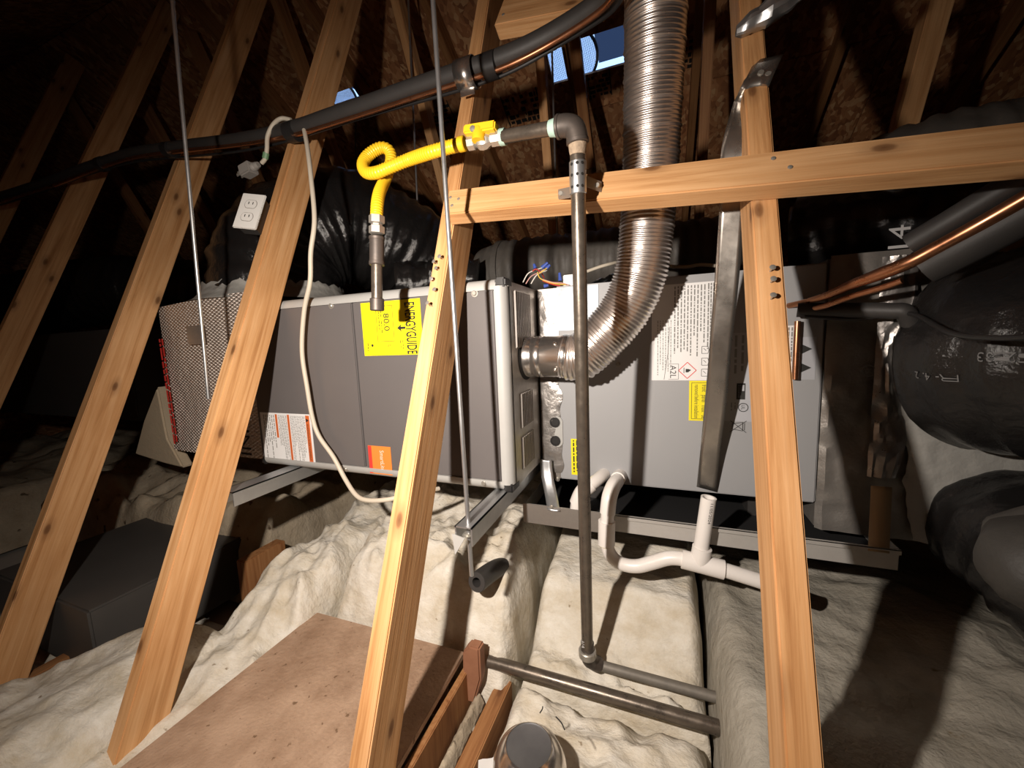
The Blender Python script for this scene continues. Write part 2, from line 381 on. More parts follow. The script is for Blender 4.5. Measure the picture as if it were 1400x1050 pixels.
cuts = {0: [-6.5, -5.05, -2.62, va[1] + .32, 2.3, 3.3], 1: [-6.5, -3.85, -1.42, 1.02, 3.3], 2: [-6.5, -5.05, -2.62, -.1, 2.3, 3.3], 3: [-6.5, -3.85, -1.42, 1.02, 3.3], 4: [-6.5, -5.05, -2.62, -.1, 2.3, 3.3]}
for r in range(5):
    s0, s1 = r * 1.22, min((r + 1) * 1.22, 5.9)
    for a, b in zip(cuts[r], cuts[r][1:]):
        osb_panel(a, b, s0, s1, roof, 1, [h for h in (va, vb) if r == 0 and a < h[0] < b])
        osb_panel(a, b, s0, s1, roof, -1)
leak_cover = MB()
for sd in (1, -1):
    hs = (va, vb) if sd > 0 else ()
    xs = sorted({-6.7, 3.5, *[h[0] - .004 for h in hs], *[h[1] + .004 for h in hs]}); ss = sorted({-.02, 7.0, *[h[2] - .004 for h in hs], *[h[3] + .004 for h in hs]})
    for a, b in zip(xs, xs[1:]):
        for c, d in zip(ss, ss[1:]):
            if any(h[0] - .005 < a and b < h[1] + .005 and h[2] - .005 < c and d < h[3] + .005 for h in hs): continue
            leak_cover.add([roof_pt(a, c, .0145, sd), roof_pt(b, c, .0145, sd), roof_pt(b, d, .0145, sd), roof_pt(a, d, .0145, sd)], [(0, 1, 2, 3)])
build('light_leak_cover', leak_cover, mat('leak_cover_black', (.01, .01, .01), .9), roof)  # unseen sheet added to stop sky light leaking through the panel joints
for nm, x in (('wall_left', -6.45), ('wall_right', 3.25)):
    tag(build(nm, MB().prism([(x, -3.9, 0), (x, 6.78, 0), (x, 1.44, 3.02)], (.02 if x > 0 else -.02, 0, 0)), M_OSB), kind='structure')
# printed grade stamps on the sheathing, too far to read
def stamp(px, w, h, seed):
    c = V(px); s = s_of(c); rnd = random.Random(seed); mb = MB()
    def q(a, b, c_, d): mb.add([roof_pt(c.x + a, s + c_, -.002), roof_pt(c.x + b, s + c_, -.002), roof_pt(c.x + b, s + d, -.002), roof_pt(c.x + a, s + d, -.002)], [(0, 1, 2, 3)])
    for rr in range(5):
        x = -w / 2
        while x < w / 2:
            l = .006 + rnd.random() * .03
            if rnd.random() < .8: q(x, min(x + l, w / 2), -h / 2 + rr * h / 5, -h / 2 + rr * h / 5 + h * (.10 + .06 * rnd.random()))
            x += l + .007
    for e in (-w / 2, w / 2): q(e - .003, e + .003, -h / 2 - .02, h / 2)
    o = build('grade_stamp', mb, M_INK, roof); o['kind'] = 'stuff'
for i, (p, w, h) in enumerate([((-0.7957,2.4114,2.3895), .22, .17), ((-0.3303,2.3985,2.3970), .12, .12), ((-1.1724,2.4111,2.3897), .2, .1), ((0.1374,2.3709,2.4129), .1, .14), ((-1.3404,2.3333,2.4346), .2, .12)]): stamp(p, w, h, i + 3)

# roof vents
def vent(h, label, group='roof vents'):
    x0, x1, s0, s1 = h
    t = thing('roof_vent', label, 'vent', roof_pt((x0 + x1) / 2, (s0 + s1) / 2, .014), group)
    mb = MB(); H = .15
    for a, b, c, d in ((x0 - .05, x0, s0 - .05, s1 + .05), (x1, x1 + .05, s0 - .05, s1 + .05), (x0, x1, s0 - .05, s0), (x0, x1, s1, s1 + .05)):
        mb.add([roof_pt(a, c, .016), roof_pt(b, c, .016), roof_pt(b, d, .016), roof_pt(a, d, .016)], [(0, 1, 2, 3)])
        mb.add([roof_pt(a, c, .018), roof_pt(b, c, .018), roof_pt(b, d, .018), roof_pt(a, d, .018)], [(3, 2, 1, 0)])
    build('flange', mb, M_MINT, t)
    xm = x0 + (x1 - x0) * .62
    mb = MB()
    mb.add([roof_pt(xm, s0, .02), roof_pt(x1, s0, .02), roof_pt(x1, s1, .075), roof_pt(xm, s1, .075), roof_pt(xm, s0, .023), roof_pt(x1, s0, .023), roof_pt(x1, s1, .078), roof_pt(xm, s1, .078)],
           [(0, 3, 2, 1), (4, 5, 6, 7), (0, 1, 5, 4), (1, 2, 6, 5), (2, 3, 7, 6), (3, 0, 4, 7)])
    build('hood', mb, M_HOOD, t)
    cx, cs, R = x0 + (xm - x0) * .42, (s0 + s1) / 2, (xm - x0) * .60
    mb = MB(); n = 26
    for k in range(-n, n + 1):
        u = k * R / n; e = math.sqrt(max(R * R - u * u, 0)); w = .0011
        mb.add([roof_pt(cx + u - w, cs - e, .026), roof_pt(cx + u + w, cs - e, .026), roof_pt(cx + u + w, cs + e, .026), roof_pt(cx + u - w, cs + e, .026)], [(0, 1, 2, 3)])
        mb.add([roof_pt(cx - e, cs + u - w, .027), roof_pt(cx + e, cs + u - w, .027), roof_pt(cx + e, cs + u + w, .027), roof_pt(cx - e, cs + u + w, .027)], [(0, 1, 2, 3)])
    build('screen', mb, M_MINT, t)
    mb = MB()
    P_ = [roof_pt(cx + R * math.cos(a), cs + R * math.sin(a), .024) for a in [2 * math.pi * k / 40 for k in range(41)]]
    mb.tube(P_, .008, 8, False); build('rim', mb, M_DKDUCT, t, smooth=True)
M_HOOD = bpy.data.materials.new('translucent_hood'); M_HOOD.use_nodes = True
_b = M_HOOD.node_tree.nodes['Principled BSDF']; _tr = M_HOOD.node_tree.nodes.new('ShaderNodeBsdfTranslucent'); _tr.inputs[0].default_value = (.19, .20, .23, 1)
M_HOOD.node_tree.links.new(_tr.outputs[0], M_HOOD.node_tree.nodes['Material Output'].inputs[0])
vent(va, 'large square roof vent with a bright round mesh screen, beside the silver flue')
vent(vb, 'blue slit of daylight from the roof vent peeping over the insulated refrigerant line')

# ---------------------------------------------------------------- trusses
SX = {'A': -2.93 - .02, 'B': -2.57, 2: -1.70, 3: -1.077, 4: -.4587, 5: .1598}
def SY(z): return .695 + .411 * (z - 1)
SN = V((0, -1, .411)).normalized()     # outward normal of the front faces
def stud(key, label, z0, z1, m=None, dx=0.0):
    x = SX[key]; o = lumber('truss_web', (x + dx, SY(z0), z0), (x, SY(z1), z1), .038, .089, m or M_STUD)
    return tag(o, label, 'beam', 'leaning truss webs')
S4 = stud(4, 'leaning timber web in front of the furnace, with a row of loose nails', .09, 2.72)
S5 = stud(5, 'rightmost leaning timber web, in front of the grey cabinet with the metal strap', .09, 2.72)
S3 = stud(3, 'leaning timber web crossing the left end of the furnace, white cord beside it', .09, 2.72)
S2 = stud(2, 'leaning timber web left of the quilted foil plenum', .105, 2.72)
def web_at(pa, pb, label):
    pa, pb = V(pa), V(pb); k = (pb - pa) / (pb.z - pa.z)
    return tag(lumber('truss_web', pa + k * (.25 - pa.z) , pa + k * (2.86 - pa.z), .038, .089, M_STUD), label, 'beam', 'leaning truss webs')
SB = web_at((-2.5208,1.0972,1.9787), (-2.4854,1.3551,2.6061), 'shaded leaning timber web, second from the left edge, ending behind the line set')
SA = web_at((-3.4429,1.1911,2.2072), (-3.4438,1.5122,2.9882), 'dark leaning timber web nearest the upper left corner')
for p in [(-0.4519,0.7698,1.1820), (-0.4650,0.7656,1.1717), (-0.4587,0.7597,1.1575), (-0.4677,0.7505,1.1351), (-0.4551,0.7393,1.1077), (-0.4602,0.7262,1.0760)]: nail(S4, p, SN + V((random.uniform(-.3, .3), 0, random.uniform(-.2, .2))), .010 + random.random() * .008, .0048)
for p in [(0.1605,0.7318,1.0896), (0.1604,0.7245,1.0717), (0.1588,0.7135,1.0450)]: nail(S5, p, SN + V((.1, 0, random.uniform(-.1, .2))), .012, .0046)

def far(x, label, z0=1.0, z1=2.66, w=.038, d=.064, m=None, dy=0.0, sl=-.47, dx=0.0):
    o = lumber('far_truss_web', (x + dx, 1.72 + dy + sl * (z0 - 2.12), z0), (x, 1.72 + dy + sl * (z1 - 2.12), z1), w, d, m or M_OLD)
    return tag(o, label, 'beam', 'far truss webs')
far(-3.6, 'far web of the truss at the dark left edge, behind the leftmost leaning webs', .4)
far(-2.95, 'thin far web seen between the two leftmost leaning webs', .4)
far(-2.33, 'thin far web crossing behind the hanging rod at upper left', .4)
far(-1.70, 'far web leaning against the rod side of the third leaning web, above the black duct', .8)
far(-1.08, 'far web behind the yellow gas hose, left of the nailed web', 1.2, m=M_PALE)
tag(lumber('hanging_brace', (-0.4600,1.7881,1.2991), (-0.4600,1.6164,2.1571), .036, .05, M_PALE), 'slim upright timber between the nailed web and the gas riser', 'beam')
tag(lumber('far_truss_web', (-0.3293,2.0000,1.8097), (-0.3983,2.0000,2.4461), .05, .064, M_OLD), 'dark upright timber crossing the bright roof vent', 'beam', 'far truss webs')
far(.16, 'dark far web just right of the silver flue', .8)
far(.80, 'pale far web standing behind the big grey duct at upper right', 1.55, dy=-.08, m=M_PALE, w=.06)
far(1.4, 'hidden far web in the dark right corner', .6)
for i, x in enumerate((-3.6, -2.95, -2.33, -1.70, -1.08, -.46, .16, .78, 1.4)):
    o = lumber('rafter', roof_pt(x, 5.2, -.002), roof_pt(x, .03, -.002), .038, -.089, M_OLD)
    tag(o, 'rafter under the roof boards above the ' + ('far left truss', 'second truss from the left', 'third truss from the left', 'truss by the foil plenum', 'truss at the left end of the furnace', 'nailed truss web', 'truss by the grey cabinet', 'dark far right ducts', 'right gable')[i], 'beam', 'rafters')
for x, n in ((SX[3], 'at the left end of the furnace'), (SX[4], 'under the nailed web beside the chipboard'), (SX[5], 'under the rightmost leaning web'), (SX[2], 'under the web left of the foil plenum')):
    o = lumber('ceiling_joist', (x, -.6, .0), (x, 5.2, .0), .038, .09, M_OLD, xdir=(1, 0, 0))
    o.matrix_world = Matrix(((1, 0, 0, x), (0, 0, 1, -.6), (0, 1, 0, .001), (0, 0, 0, 1)))
    tag(o, 'flat-lying ceiling joist ' + n, 'beam', 'ceiling joists')

# lateral braces nailed across the webs
def brace(name, pa, pb, t, h, label, m):
    pa, pb = V(pa), V(pb); z = (pb - pa).normalized(); yv = SN * -1; yv = (yv - z * yv.dot(z)).normalized(); xv = yv.cross(z)
    return tag(lumber(name, pa, pb, h, t, m, xdir=xv), label, 'beam')
pa = (V((-0.4497,0.7897,1.3303)) + V((-0.4348,0.7677,1.2769))) / 2; pb = (V((0.4476,0.7580,1.2532)) + V((0.4404,0.7407,1.2112))) / 2
BR = brace('cross_brace', pa, pa + (pb - pa) * 1.3, .038, .062, 'horizontal timber brace running right across two webs behind the gas riser', M_PALE)
for p in [(-0.4319,0.7825,1.3127), (-0.4107,0.7794,1.3053), (-0.4248,0.7741,1.2923)]: nail(BR, p, SN, .0015, .0035)
for p in [(0.1660,0.7647,1.2695), (0.1871,0.7563,1.2491)]: nail(BR, p, SN, .002, .0035)
pa = (V((-0.3919,1.0129,1.8735)) + V((-0.3675,0.9593,1.7429))) / 2; pb = (V((-0.0095,0.9807,1.7951)) + V((-0.0087,0.9330,1.6789))) / 2
BR2 = brace('cross_brace', pa, pa + (pb - pa) * .72, .038, .085, 'upper horizontal brace at the top edge, above the line set clamp', M_PALE)
nail(BR2, (-0.3658,0.9793,1.7916), SN, .0015, .004)
pa = V((-3.1859,1.5564,3.0959)); pb = V((-2.5538,1.5038,2.9680))
BR3 = brace('cross_brace', pa, pb, .038, .07, 'short brace end at the upper left between two dark webs', M_OLD)

# ---------------------------------------------------------------- furnace
FY = .853; FX0, FX1, FZ0, FZ1 = -1.235, -.340, .620, 1.143; FB = 1.55
fu = thing('furnace', 'dark grey furnace lying on its side with light grey edge trims and yellow label', 'furnace', (-.79, FY, FZ0))
build('casing', MB().box(FX0 + .004, FX1 - .004, FY + .012, FB, FZ0 + .004, FZ1 - .004), M_FURN, fu, bevel=.004)
xm = (-0.7991,0.8530,0.9421)[0]
for x0, x1 in ((FX0 + .006, xm - .002), (xm + .002, FX1 - .030)):
    build('door_panel', MB().box(x0, x1, FY, FY + .014, FZ0 + .026, FZ1 - .026), M_FURN, fu, bevel=.0025)
for z0, z1, n in ((FZ1 - .026, FZ1, 'top'), (FZ0, FZ0 + .026, 'bottom')):
    mb = MB(); pr = []
    for k in range(9):
        a = math.pi / 2 * k / 8
        pr.append((.022 * math.sin(a), .022 - .022 * math.cos(a)))
    prof = [(0.0, .026)] + [(.022 - .022 * math.cos(math.pi / 2 * k / 8), .022 - .022 * math.sin(math.pi / 2 * k / 8)) for k in range(9)] + [(.05, 0), (.05, .026)]
    pts = [(FX0 + .02, FY - .003 + a, (z1 - b) if n == 'top' else (z0 + b)) for a, b in prof]
    mb.prism(pts, (FX1 - .024 - FX0 - .02, 0, 0)); build('edge_trim', mb, M_TRIM, fu, smooth=True)
# upright corner trim with its black corner blocks
prof = [(-.028, 0.)] + [(-.02 + .02 * math.sin(math.pi / 2 * k / 8), .02 - .02 * math.cos(math.pi / 2 * k / 8)) for k in range(9)] + [(0, .03), (-.028, .03)]
mb = MB().prism([(FX1 + a, FY - .004 + b, FZ0 + .018) for a, b in prof], (0, 0, FZ1 - FZ0 - .036)); build('corner_trim', mb, M_TRIM, fu, smooth=True)
for z0 in (FZ0, FZ1 - .020):
    build('corner_block', MB().box(FX1 - .026, FX1 + .001, FY - .004, FY + .045, z0 - .001, z0 + .021), M_BLACKP, fu, bevel=.0045)
for x in (FX0 - .001,):
    for z0 in (FZ0, FZ1 - .024): build('corner_block', MB().box(x, x + .022, FY - .003, FY + .05, z0, z0 + .024), M_BLACKP, fu, bevel=.006)
for p in [(-0.8724,0.8530,1.1134), (-0.4196,0.8530,1.1124), (-0.4196,0.8530,0.6378), (-0.8746,0.8530,0.6348)]: screw(fu, p, r=.0062)
# gable end with louvres and the flue opening
build('end_panel', MB().box(FX1 - .006, FX1, FY + .02, FB, FZ0 + .006, FZ1 - .006), M_DULL, fu)
for ya, yb, za, zb in ((.905, 1.035, .975, 1.115), (.925, 1.035, .765, .855), (.925, 1.035, .655, .74)):
    n = int((yb - ya) / .0125)
    for k in range(n):
        y = ya + k * .0125
        mb = MB().prism([(FX1, y, za), (FX1 + .005, y + .002, za + .004), (FX1 + .005, y + .0065, za + .004), (FX1, y + .0075, za)], (0, 0, zb - za)); l = build('louvre', mb, M_DULL, fu)
        build('slot_shade', MB().box(FX1, FX1 + .0006, y + .0075, y + .0115, za + .004, zb - .004), M_HOLE_SHADE, l)  # dark strip on the panel face paints the shade between louvres
cy, cz = .985, .950
build('flue_opening_shade', MB().lathe([(.064, 0), (.064, .0012)], (FX1, cy, cz + .002), (1, 0, 0), 40), M_HOLE_SHADE, fu, smooth=True)  # flat dark disc paints the shade in the hole round the collar
# labels
def lab(tl, br): return tl[0], br[0], br[2], tl[2]
x0, x1, z0, z1 = (-0.7672,0.8530,1.1162)[0], (-0.5755,0.8530,1.0339)[0], (-0.6664,0.8530,0.9690)[2], (-0.6649,0.8530,1.1127)[2]
L = tag(sheet('energy_label', x0, x1, z0, z1, FY - .0005, fu, M_YLAB), 'yellow efficiency label')
yl = FY - .0018; H = z1 - z0; Wd = x1 - x0
text('lettering', 'ENERGYGUIDE', L, (x1 - .048, yl, z1 - .008), (0, 0, -1), (1, 0, 0), .044, M_INK, width=H * .93, bold=.0006)
text('rating', '80.0', L, (x1 - .118, yl, z1 - .032), (0, 0, -1), (1, 0, 0), .026, M_INK, width=.046)
mb = MB(); xa, xb, zt, zb = x1 - .142, x1 - .088, z1 - .012, z1 - .106
for q in ([(xa, zt), (xb, zt)], [(xb, zt), (xb, zb)], [(xb, zb), (xa, zb)], [(xa, zb), (xa, zt)]): stroke(mb, q, .0011, yl)
stroke(mb, [(x1 - .05, z1 - H * .505), (x1 - .066, z1 - H * .505)], .006, yl)
mb.add([(x1 - .076, yl, z1 - H * .505), (x1 - .062, yl, z1 - H * .505 + .010), (x1 - .066, yl, z1 - H * .505), (x1 - .062, yl, z1 - H * .505 - .010)], [(0, 1, 2, 3)])
mb.lathe([(.0035, 0), (.0035, .0003)], (x0 + .030, yl, z0 + .028), (0, -1, 0), 12)
build('frame_print', mb, M_INK, L)
fine('fine_print', L, M_INK, x1 - .137, x1 - .122, zb + .006, zt - .006, yl, 2, 3, hgt=.22)
fine('fine_print', L, M_INK, x1 - .113, x1 - .1, z0 + .02, z1 - .115, yl, 3, 4, hgt=.28, ragged=.1)
fine('fine_print', L, M_INK, x1 - .072, x1 - .057, z0 + .016, z1 - .105, yl, 2, 5, hgt=.2)
fine('fine_print', L, M_INK, x0 + .012, x0 + .018, z0 + .010, z0 + .035, yl, 1, 6, hgt=.3)
x0, x1, z0, z1 = (-1.2152,0.8530,0.7068)[0], (-0.9933,0.8530,0.7196)[0], (-1.0937,0.8530,0.6350)[2], (-1.0701,0.8530,0.7958)[2]
L = tag(sheet('warning_label', x0, x1, z0, z1, FY - .0005, fu, M_WLAB), 'white warning label with orange bands')
Wd = x1 - x0
for fx0, fx1, fz0 in ((.895, .965, .03), (.545, .585, .04), (.305, .345, .5)):
    sheet('orange_band', x0 + Wd * fx0, x0 + Wd * fx1, z0 + (z1 - z0) * fz0, z1 - .004, FY - .0013, L, M_ORED, .0003)
text('heading', 'WARNING/AVERTISSEMENT', L, (x0 + Wd * .908, FY - .0018, z1 - .030), (0, 0, -1), (1, 0, 0), .011, M_INK, width=(z1 - z0) * .72)
mb = MB(); xx = x0 + Wd * .93; mb.add([(xx - .006, FY - .0018, z1 - .025), (xx + .006, FY - .0018, z1 - .019), (xx - .006, FY - .0018, z1 - .013)], [(0, 1, 2)]); build('warning_triangle', mb, M_INK, L)
for a, b, n, sd in ((.60, .885, 11, 1), (.36, .535, 7, 2), (.05, .295, 6, 3)): fine('fine_print', L, M_GINK, x0 + Wd * a, x0 + Wd * b, z0 + .006, z1 - .007, FY - .0013, n, sd, hgt=.34, ragged=.5)
x0, x1, z0, z1 = (-0.7839,0.8530,0.6668)[0], (-0.7047,0.8530,0.6730)[0], (-0.7483,0.8530,0.6307)[2], (-0.7402,0.8530,0.7130)[2]
L = tag(sheet('orange_sticker', x0, x1, z0, z1, FY - .0005, fu, M_OLAB), 'orange sticker with a red edge')
sheet('red_edge', x0, x0 + (x1 - x0) * .15, z0 + .001, z1 - .001, FY - .0013, L, M_RED, .0003)
text('lettering', 'SmartLite', L, (x0 + (x1 - x0) * .52, FY - .0018, z1 - .012), (0, 0, -1), (1, 0, 0), .02, M_WINK, width=(z1 - z0) * .72)

# flue: collar and flexible liner
fl = thing('flue_pipe', 'shiny silver flexible flue pipe bending up from the furnace end', 'pipe', (FX1, cy, cz))
x = FX1
build('collar', MB().lathe([(.050, -.02), (.050, 0), (.0545, .006), (.0545, .018), (.0525, .022), (.0525, .03), (.0545, .034), (.0545, .046), (.0525, .05), (.0535, .053), (.0545, .1), (.0565, .104), (.0565, .116), (.0545, .12)], (x, cy, cz), (1, 0, 0), 48), M_SHINY, fl, smooth=True)
for dy, dz in ((-.044, .034), (-.046, -.032)): screw(fl, (x + .092, cy + dy, cz + dz), (0, dy, dz), .0042, M_SHINY, 'rivet')
path = spline([(x + .10, cy, cz), (x + .145, cy, cz - .003), (-0.1525,0.9850,0.9791), (-0.0846,0.9850,1.0548), (-0.0471,0.9800,1.1389), (-0.0324,0.9750,1.2435), (-0.0246,0.9700,1.3675), (-0.0198,0.9470,1.4916), (-0.0154,0.9220,1.6029), (-0.0127,0.9000,1.7055), (-0.0102,0.8800,1.8121), (-0.0082,0.8500,1.9644), (-0.0074,0.8300,2.0669)], 24)
path = even(path, .00165)
def rib(i): 
    k = i % 5; big = (i // 5) % 6 == 0
    return (.0575 + (0, .0016, .0030, .0024, .0008)[k] + (.0016 if big and k in (1, 2, 3) else 0))
rad = [rib(i) * (.93 if i < 12 else 1.0) for i in range(len(path))]
build('flexible_liner', MB().tube(path, rad, 40, False), M_FLUE, fl, smooth=True, sharp=80)

# ---------------------------------------------------------------- evaporator coil cabinet
CY_ = 1.09; CX0, CX1, CZ0, CZ1 = -.336, .350, .576, 1.142
co = thing('coil_cabinet', 'light grey evaporator coil cabinet covered in printed labels', 'cabinet', (.0, CY_, CZ0))
build('casing', MB().box(CX0 + .055, CX1, CY_, 1.6, CZ0, CZ1), M_COIL, co, bevel=.003)
mb = MB().grid(lambda u, v: V((CX0 + .002 + u * .058 + (.006 * math.sin(v * 19) + .004 * math.sin(v * 47)) * (u > .5), CY_ - .002 - .003 * math.sin(u * 3.14) + .002 * noise.noise(V((u * 3, v * 22, 1))), CZ0 + .02 + v * (CZ1 - CZ0 - .03))), 10, 70)
tag(build('seam_tape', mb, M_FTAPE, co, smooth=True), 'crumpled foil tape')
build('side_flange', MB().box(CX0 + .001, CX0 + .056, CY_ + .002, 1.6, CZ0, CZ1 - .004), M_DULL, co)
gx0, gx1, gz = (-0.2863,1.0900,1.1260)[0], (-0.1907,1.0900,1.1185)[0], (-0.2613,1.0900,1.0174)[2]
tag(build('bare_panel', MB().box(gx0, gx1 + .03, CY_ - .003, CY_, gz, CZ1 - .004), mat('bare_steel', (.34, .385, .42), .45, .35, var=(18, .7, (.25, .28, .31)), rvar=.1), co), 'bare galvanised patch')
# grommet plate with two holes
c1, c2 = (-0.2879,1.0900,0.7495), (-0.2939,1.0900,0.6935)
pl = build('grommet_plate', MB().prism([(c1[0] + .019 * math.cos(a), CY_ - .004, (c1[2] if math.sin(a) >= 0 else c2[2]) + .019 * math.sin(a)) for a in [2 * math.pi * k / 28 for k in range(28)]], (0, .004, 0)), M_TRIM, co)
for c in (c1, c2): build('grommet', MB().lathe([(.0155, 0), (.0155, .003), (.012, .003), (.011, .0012)], (c1[0] - .004, CY_ - .004, c[2]), (0, -1, 0), 20), M_BLACKP, pl, smooth=True)
for p in [(-0.2904,1.0900,0.5736), (-0.1100,1.0900,0.9189), (0.2989,1.0900,0.9615)]: screw(co, p, r=.005)
yl = CY_ - .0012
x0, x1, z0, z1 = (-0.0232,1.0900,1.0105)[0], (0.1395,1.0900,1.0030)[0], (0.0472,1.0900,0.8746)[2], (0.0447,1.0900,1.1217)[2]
L = tag(sheet('instruction_label', x0, x1, z0, z1, CY_, co, M_WLAB), 'white instruction label in small print')
fine('fine_print', L, M_GINK, x0 + .052, x0 + .128, z0 + .062, z1 - .006, yl, 10, 11, hgt=.36, ragged=.35)
fine('fine_print', L, M_GINK, x0 + .012, x0 + .05, z0 + .012, z1 - .09, yl, 6, 12, hgt=.25, ragged=.2)
fine('large_print', L, M_GINK, x0 + .13, x1 - .004, z0 + .08, z1 - .004, yl, 5, 13, hgt=.5, ragged=.25)
text('class_mark', 'A2L', L, (x0 + .046, yl, z0 + .040), (0, 0, -1), (1, 0, 0), .021, M_INK, width=.034)
mb = MB(); cxm, czm = x0 + .087, z0 + .026; r = .021
stroke(mb, [(cxm, czm + r), (cxm + r, czm), (cxm, czm - r), (cxm - r, czm), (cxm, czm + r)], .0018, yl)
build('hazard_diamond', mb, M_RED, L)
mb = MB().add([(cxm - .004, yl, czm + .004), (cxm - .004, yl, czm - .005), (cxm + .002, yl, czm - .005), (cxm + .009, yl, czm + .001), (cxm + .003, yl, czm + .0035)], [(0, 1, 2, 3, 4)])
stroke(mb, [(cxm - .008, czm + .007), (cxm - .008, czm - .007)], .0015, yl); build('flame_symbol', mb, M_INK, L)
mb = MB()
for k, zz in enumerate((z0 + .078, z0 + .048, z0 + .020)):
    cx_ = x0 + .127
    stroke(mb, [(cx_ - .007, zz + .009), (cx_ + .007, zz + .009), (cx_ + .009, zz), (cx_ + .007, zz - .009), (cx_ - .007, zz - .009), (cx_ - .007, zz + .009)], .0011, yl)
    stroke(mb, [(cx_ - .003, zz + .004), (cx_ + .003, zz - .002)], .0011, yl)
stroke(mb, [(x0 + .044, z0 + .14), (x0 + .040, z0 + .07), (x0 + .031, z0 + .002)], .0009, yl)
for q in ([(x0 + .042, z0 + .043), (x0 + .066, z0 + .043)], [(x0 + .066, z0 + .043), (x0 + .066, z0 + .003)], [(x0 + .042, z0 + .003), (x0 + .066, z0 + .003)]): stroke(mb, q, .0008, yl)
build('manual_symbols', mb, M_INK, L)
ax0, ax1, az0, az1 = (0.0687,1.0900,0.8266)[0], (0.1415,1.0900,0.8279)[0], (0.0834,1.0900,0.7688)[2], z0 - .001
L = tag(sheet('yellow_label', ax0, ax1, az0, az1, CY_, co, M_YLAB), 'yellow installation label')
text('lettering', 'front   panel   must   be', L, (ax0 + .030, yl, az1 - .010), (0, 0, -1), (1, 0, 0), .017, M_INK, width=(az1 - az0) * .84)
text('lettering', 'removed before installation', L, (ax0 + .013, yl, az1 - .010), (0, 0, -1), (1, 0, 0), .015, M_INK, width=(az1 - az0) * .84)
mb = MB(); a, b, c, d = ax0 + .006, ax1 - .003, az0 + .005, az1 - .005
stroke(mb, [(b, d), (a, d), (a, c), (b, c)], .0011, yl); build('border', mb, M_INK, L)
bx0, bx1, bz0, bz1 = (-0.2460,1.0900,0.6565)[0], (-0.1986,1.0900,0.6599)[0], (-0.2365,1.0900,0.5924)[2], (-0.2342,1.0900,0.7015)[2]
L = tag(sheet('small_yellow_label', bx0, bx1, bz0, bz1, CY_, co, M_YLAB), 'narrow yellow label'); fine('fine_print', L, M_INK, bx0 + .003, bx0 + .022, bz0 + .005, bz1 - .004, yl, 2, 21, hgt=.42, ragged=.1)
# nameplate partly behind the strap
nx0, nx1, nz0, nz1 = (0.1479,1.0900,0.9117)[0], (0.2791,1.0900,0.9101)[0], (0.1835,1.0900,0.7709)[2], (0.1779,1.0900,0.9923)[2]
L = tag(sheet('nameplate', nx0, nx1, nz0, nz1, CY_, co, M_GLAB), 'pale grey rating plate')
tx = (0.1854,1.0900,0.8839); fine('fine_print', L, M_GINK, tx[0] - .05, nx1 - .01, tx[2] + .008, nz1 - .006, yl, 9, 22, hgt=.36)
bxa, bxb, bza, bzb = (0.1765,1.0900,0.8564)[0], (0.1956,1.0900,0.8565)[0], (0.1869,1.0900,0.8269)[2], (0.1858,1.0900,0.8674)[2]
B = build('black_mark', MB().box(bxa, bxb, CY_ - .0014, CY_ - .0008, bza, bzb), M_INK, L, bevel=.0002)
sheet('inner_mark', bxa + (bxb - bxa) * .62, bxa + (bxb - bxa) * .88, bzb - .019, bzb - .004, CY_ - .0014, B, M_GLAB, .0003); fine('fine_print', B, M_GLAB, bxa + .003, bxb - .009, bza + .004, bzb - .004, CY_ - .0014, 2, 5, hgt=.2)
mb = MB(); uc = (0.1922,1.0900,0.8067); ring(mb, (uc[0], uc[2]), .0105, .0018, yl); text('safety_mark', 'UL', L, (uc[0] - .004, yl, uc[2] + .0065), (0, 0, -1), (1, 0, 0), .011, M_INK, width=.012)
build('mark_ring', mb, M_INK, L); fine('fine_print', L, M_GINK, uc[0] - .03, uc[0] - .014, uc[2] - .012, uc[2] + .012, yl, 2, 8, hgt=.3)
wc = (0.1822,1.0900,0.7577); mb = MB(); a, c = wc[0], wc[2]
stroke(mb, [(a - .018, c + .015), (a + .018, c - .015)], .0013, yl); stroke(mb, [(a - .018, c - .015), (a + .018, c + .015)], .0013, yl)
stroke(mb, [(a + .010, c + .011), (a + .010, c - .011), (a - .013, c - .007), (a - .013, c + .007), (a + .010, c + .011)], .0013, yl); stroke(mb, [(a + .014, c + .009), (a + .014, c - .009)], .0013, yl)
build('crossed_bin_symbol', mb, M_INK, co)
# copper stub and hazard label on the right side of the cabinet
hx = (0.3160,1.0900,0.9268); L = tag(build('hazard_label', MB().box(hx[0] - .016, hx[0] + .02, CY_ - .001, CY_, hx[2] - .05, hx[2] + .05), M_GLAB, co), 'pale label with two warning triangles')
mb = MB()
for dz in (.022, -.022): mb.add([(hx[0] - .008, yl - .0004, hx[2] + dz + .011), (hx[0] - .008, yl - .0004, hx[2] + dz - .011), (hx[0] + .012, yl - .0004, hx[2] + dz)], [(0, 1, 2)])
build('warning_triangles', mb, M_INK, L)
tx = (0.2895,1.0900,0.9446); L = sheet('small_print_label', tx[0] - .02, tx[0] + .009, tx[2] - .05, tx[2] + .06, CY_, co, M_WLAB); fine('fine_print', L, M_GINK, tx[0] - .019, tx[0] + .008, tx[2] - .046, tx[2] + .056, yl, 4, 9, hgt=.4)
sx = (0.2934,1.0600,0.9291); tag(build('copper_stub', MB().tube([(sx[0], 1.075, sx[2] - .05), (sx[0], 1.075, sx[2] + .085)], .0065, 12), M_COPPER, co, smooth=True), 'copper stub')

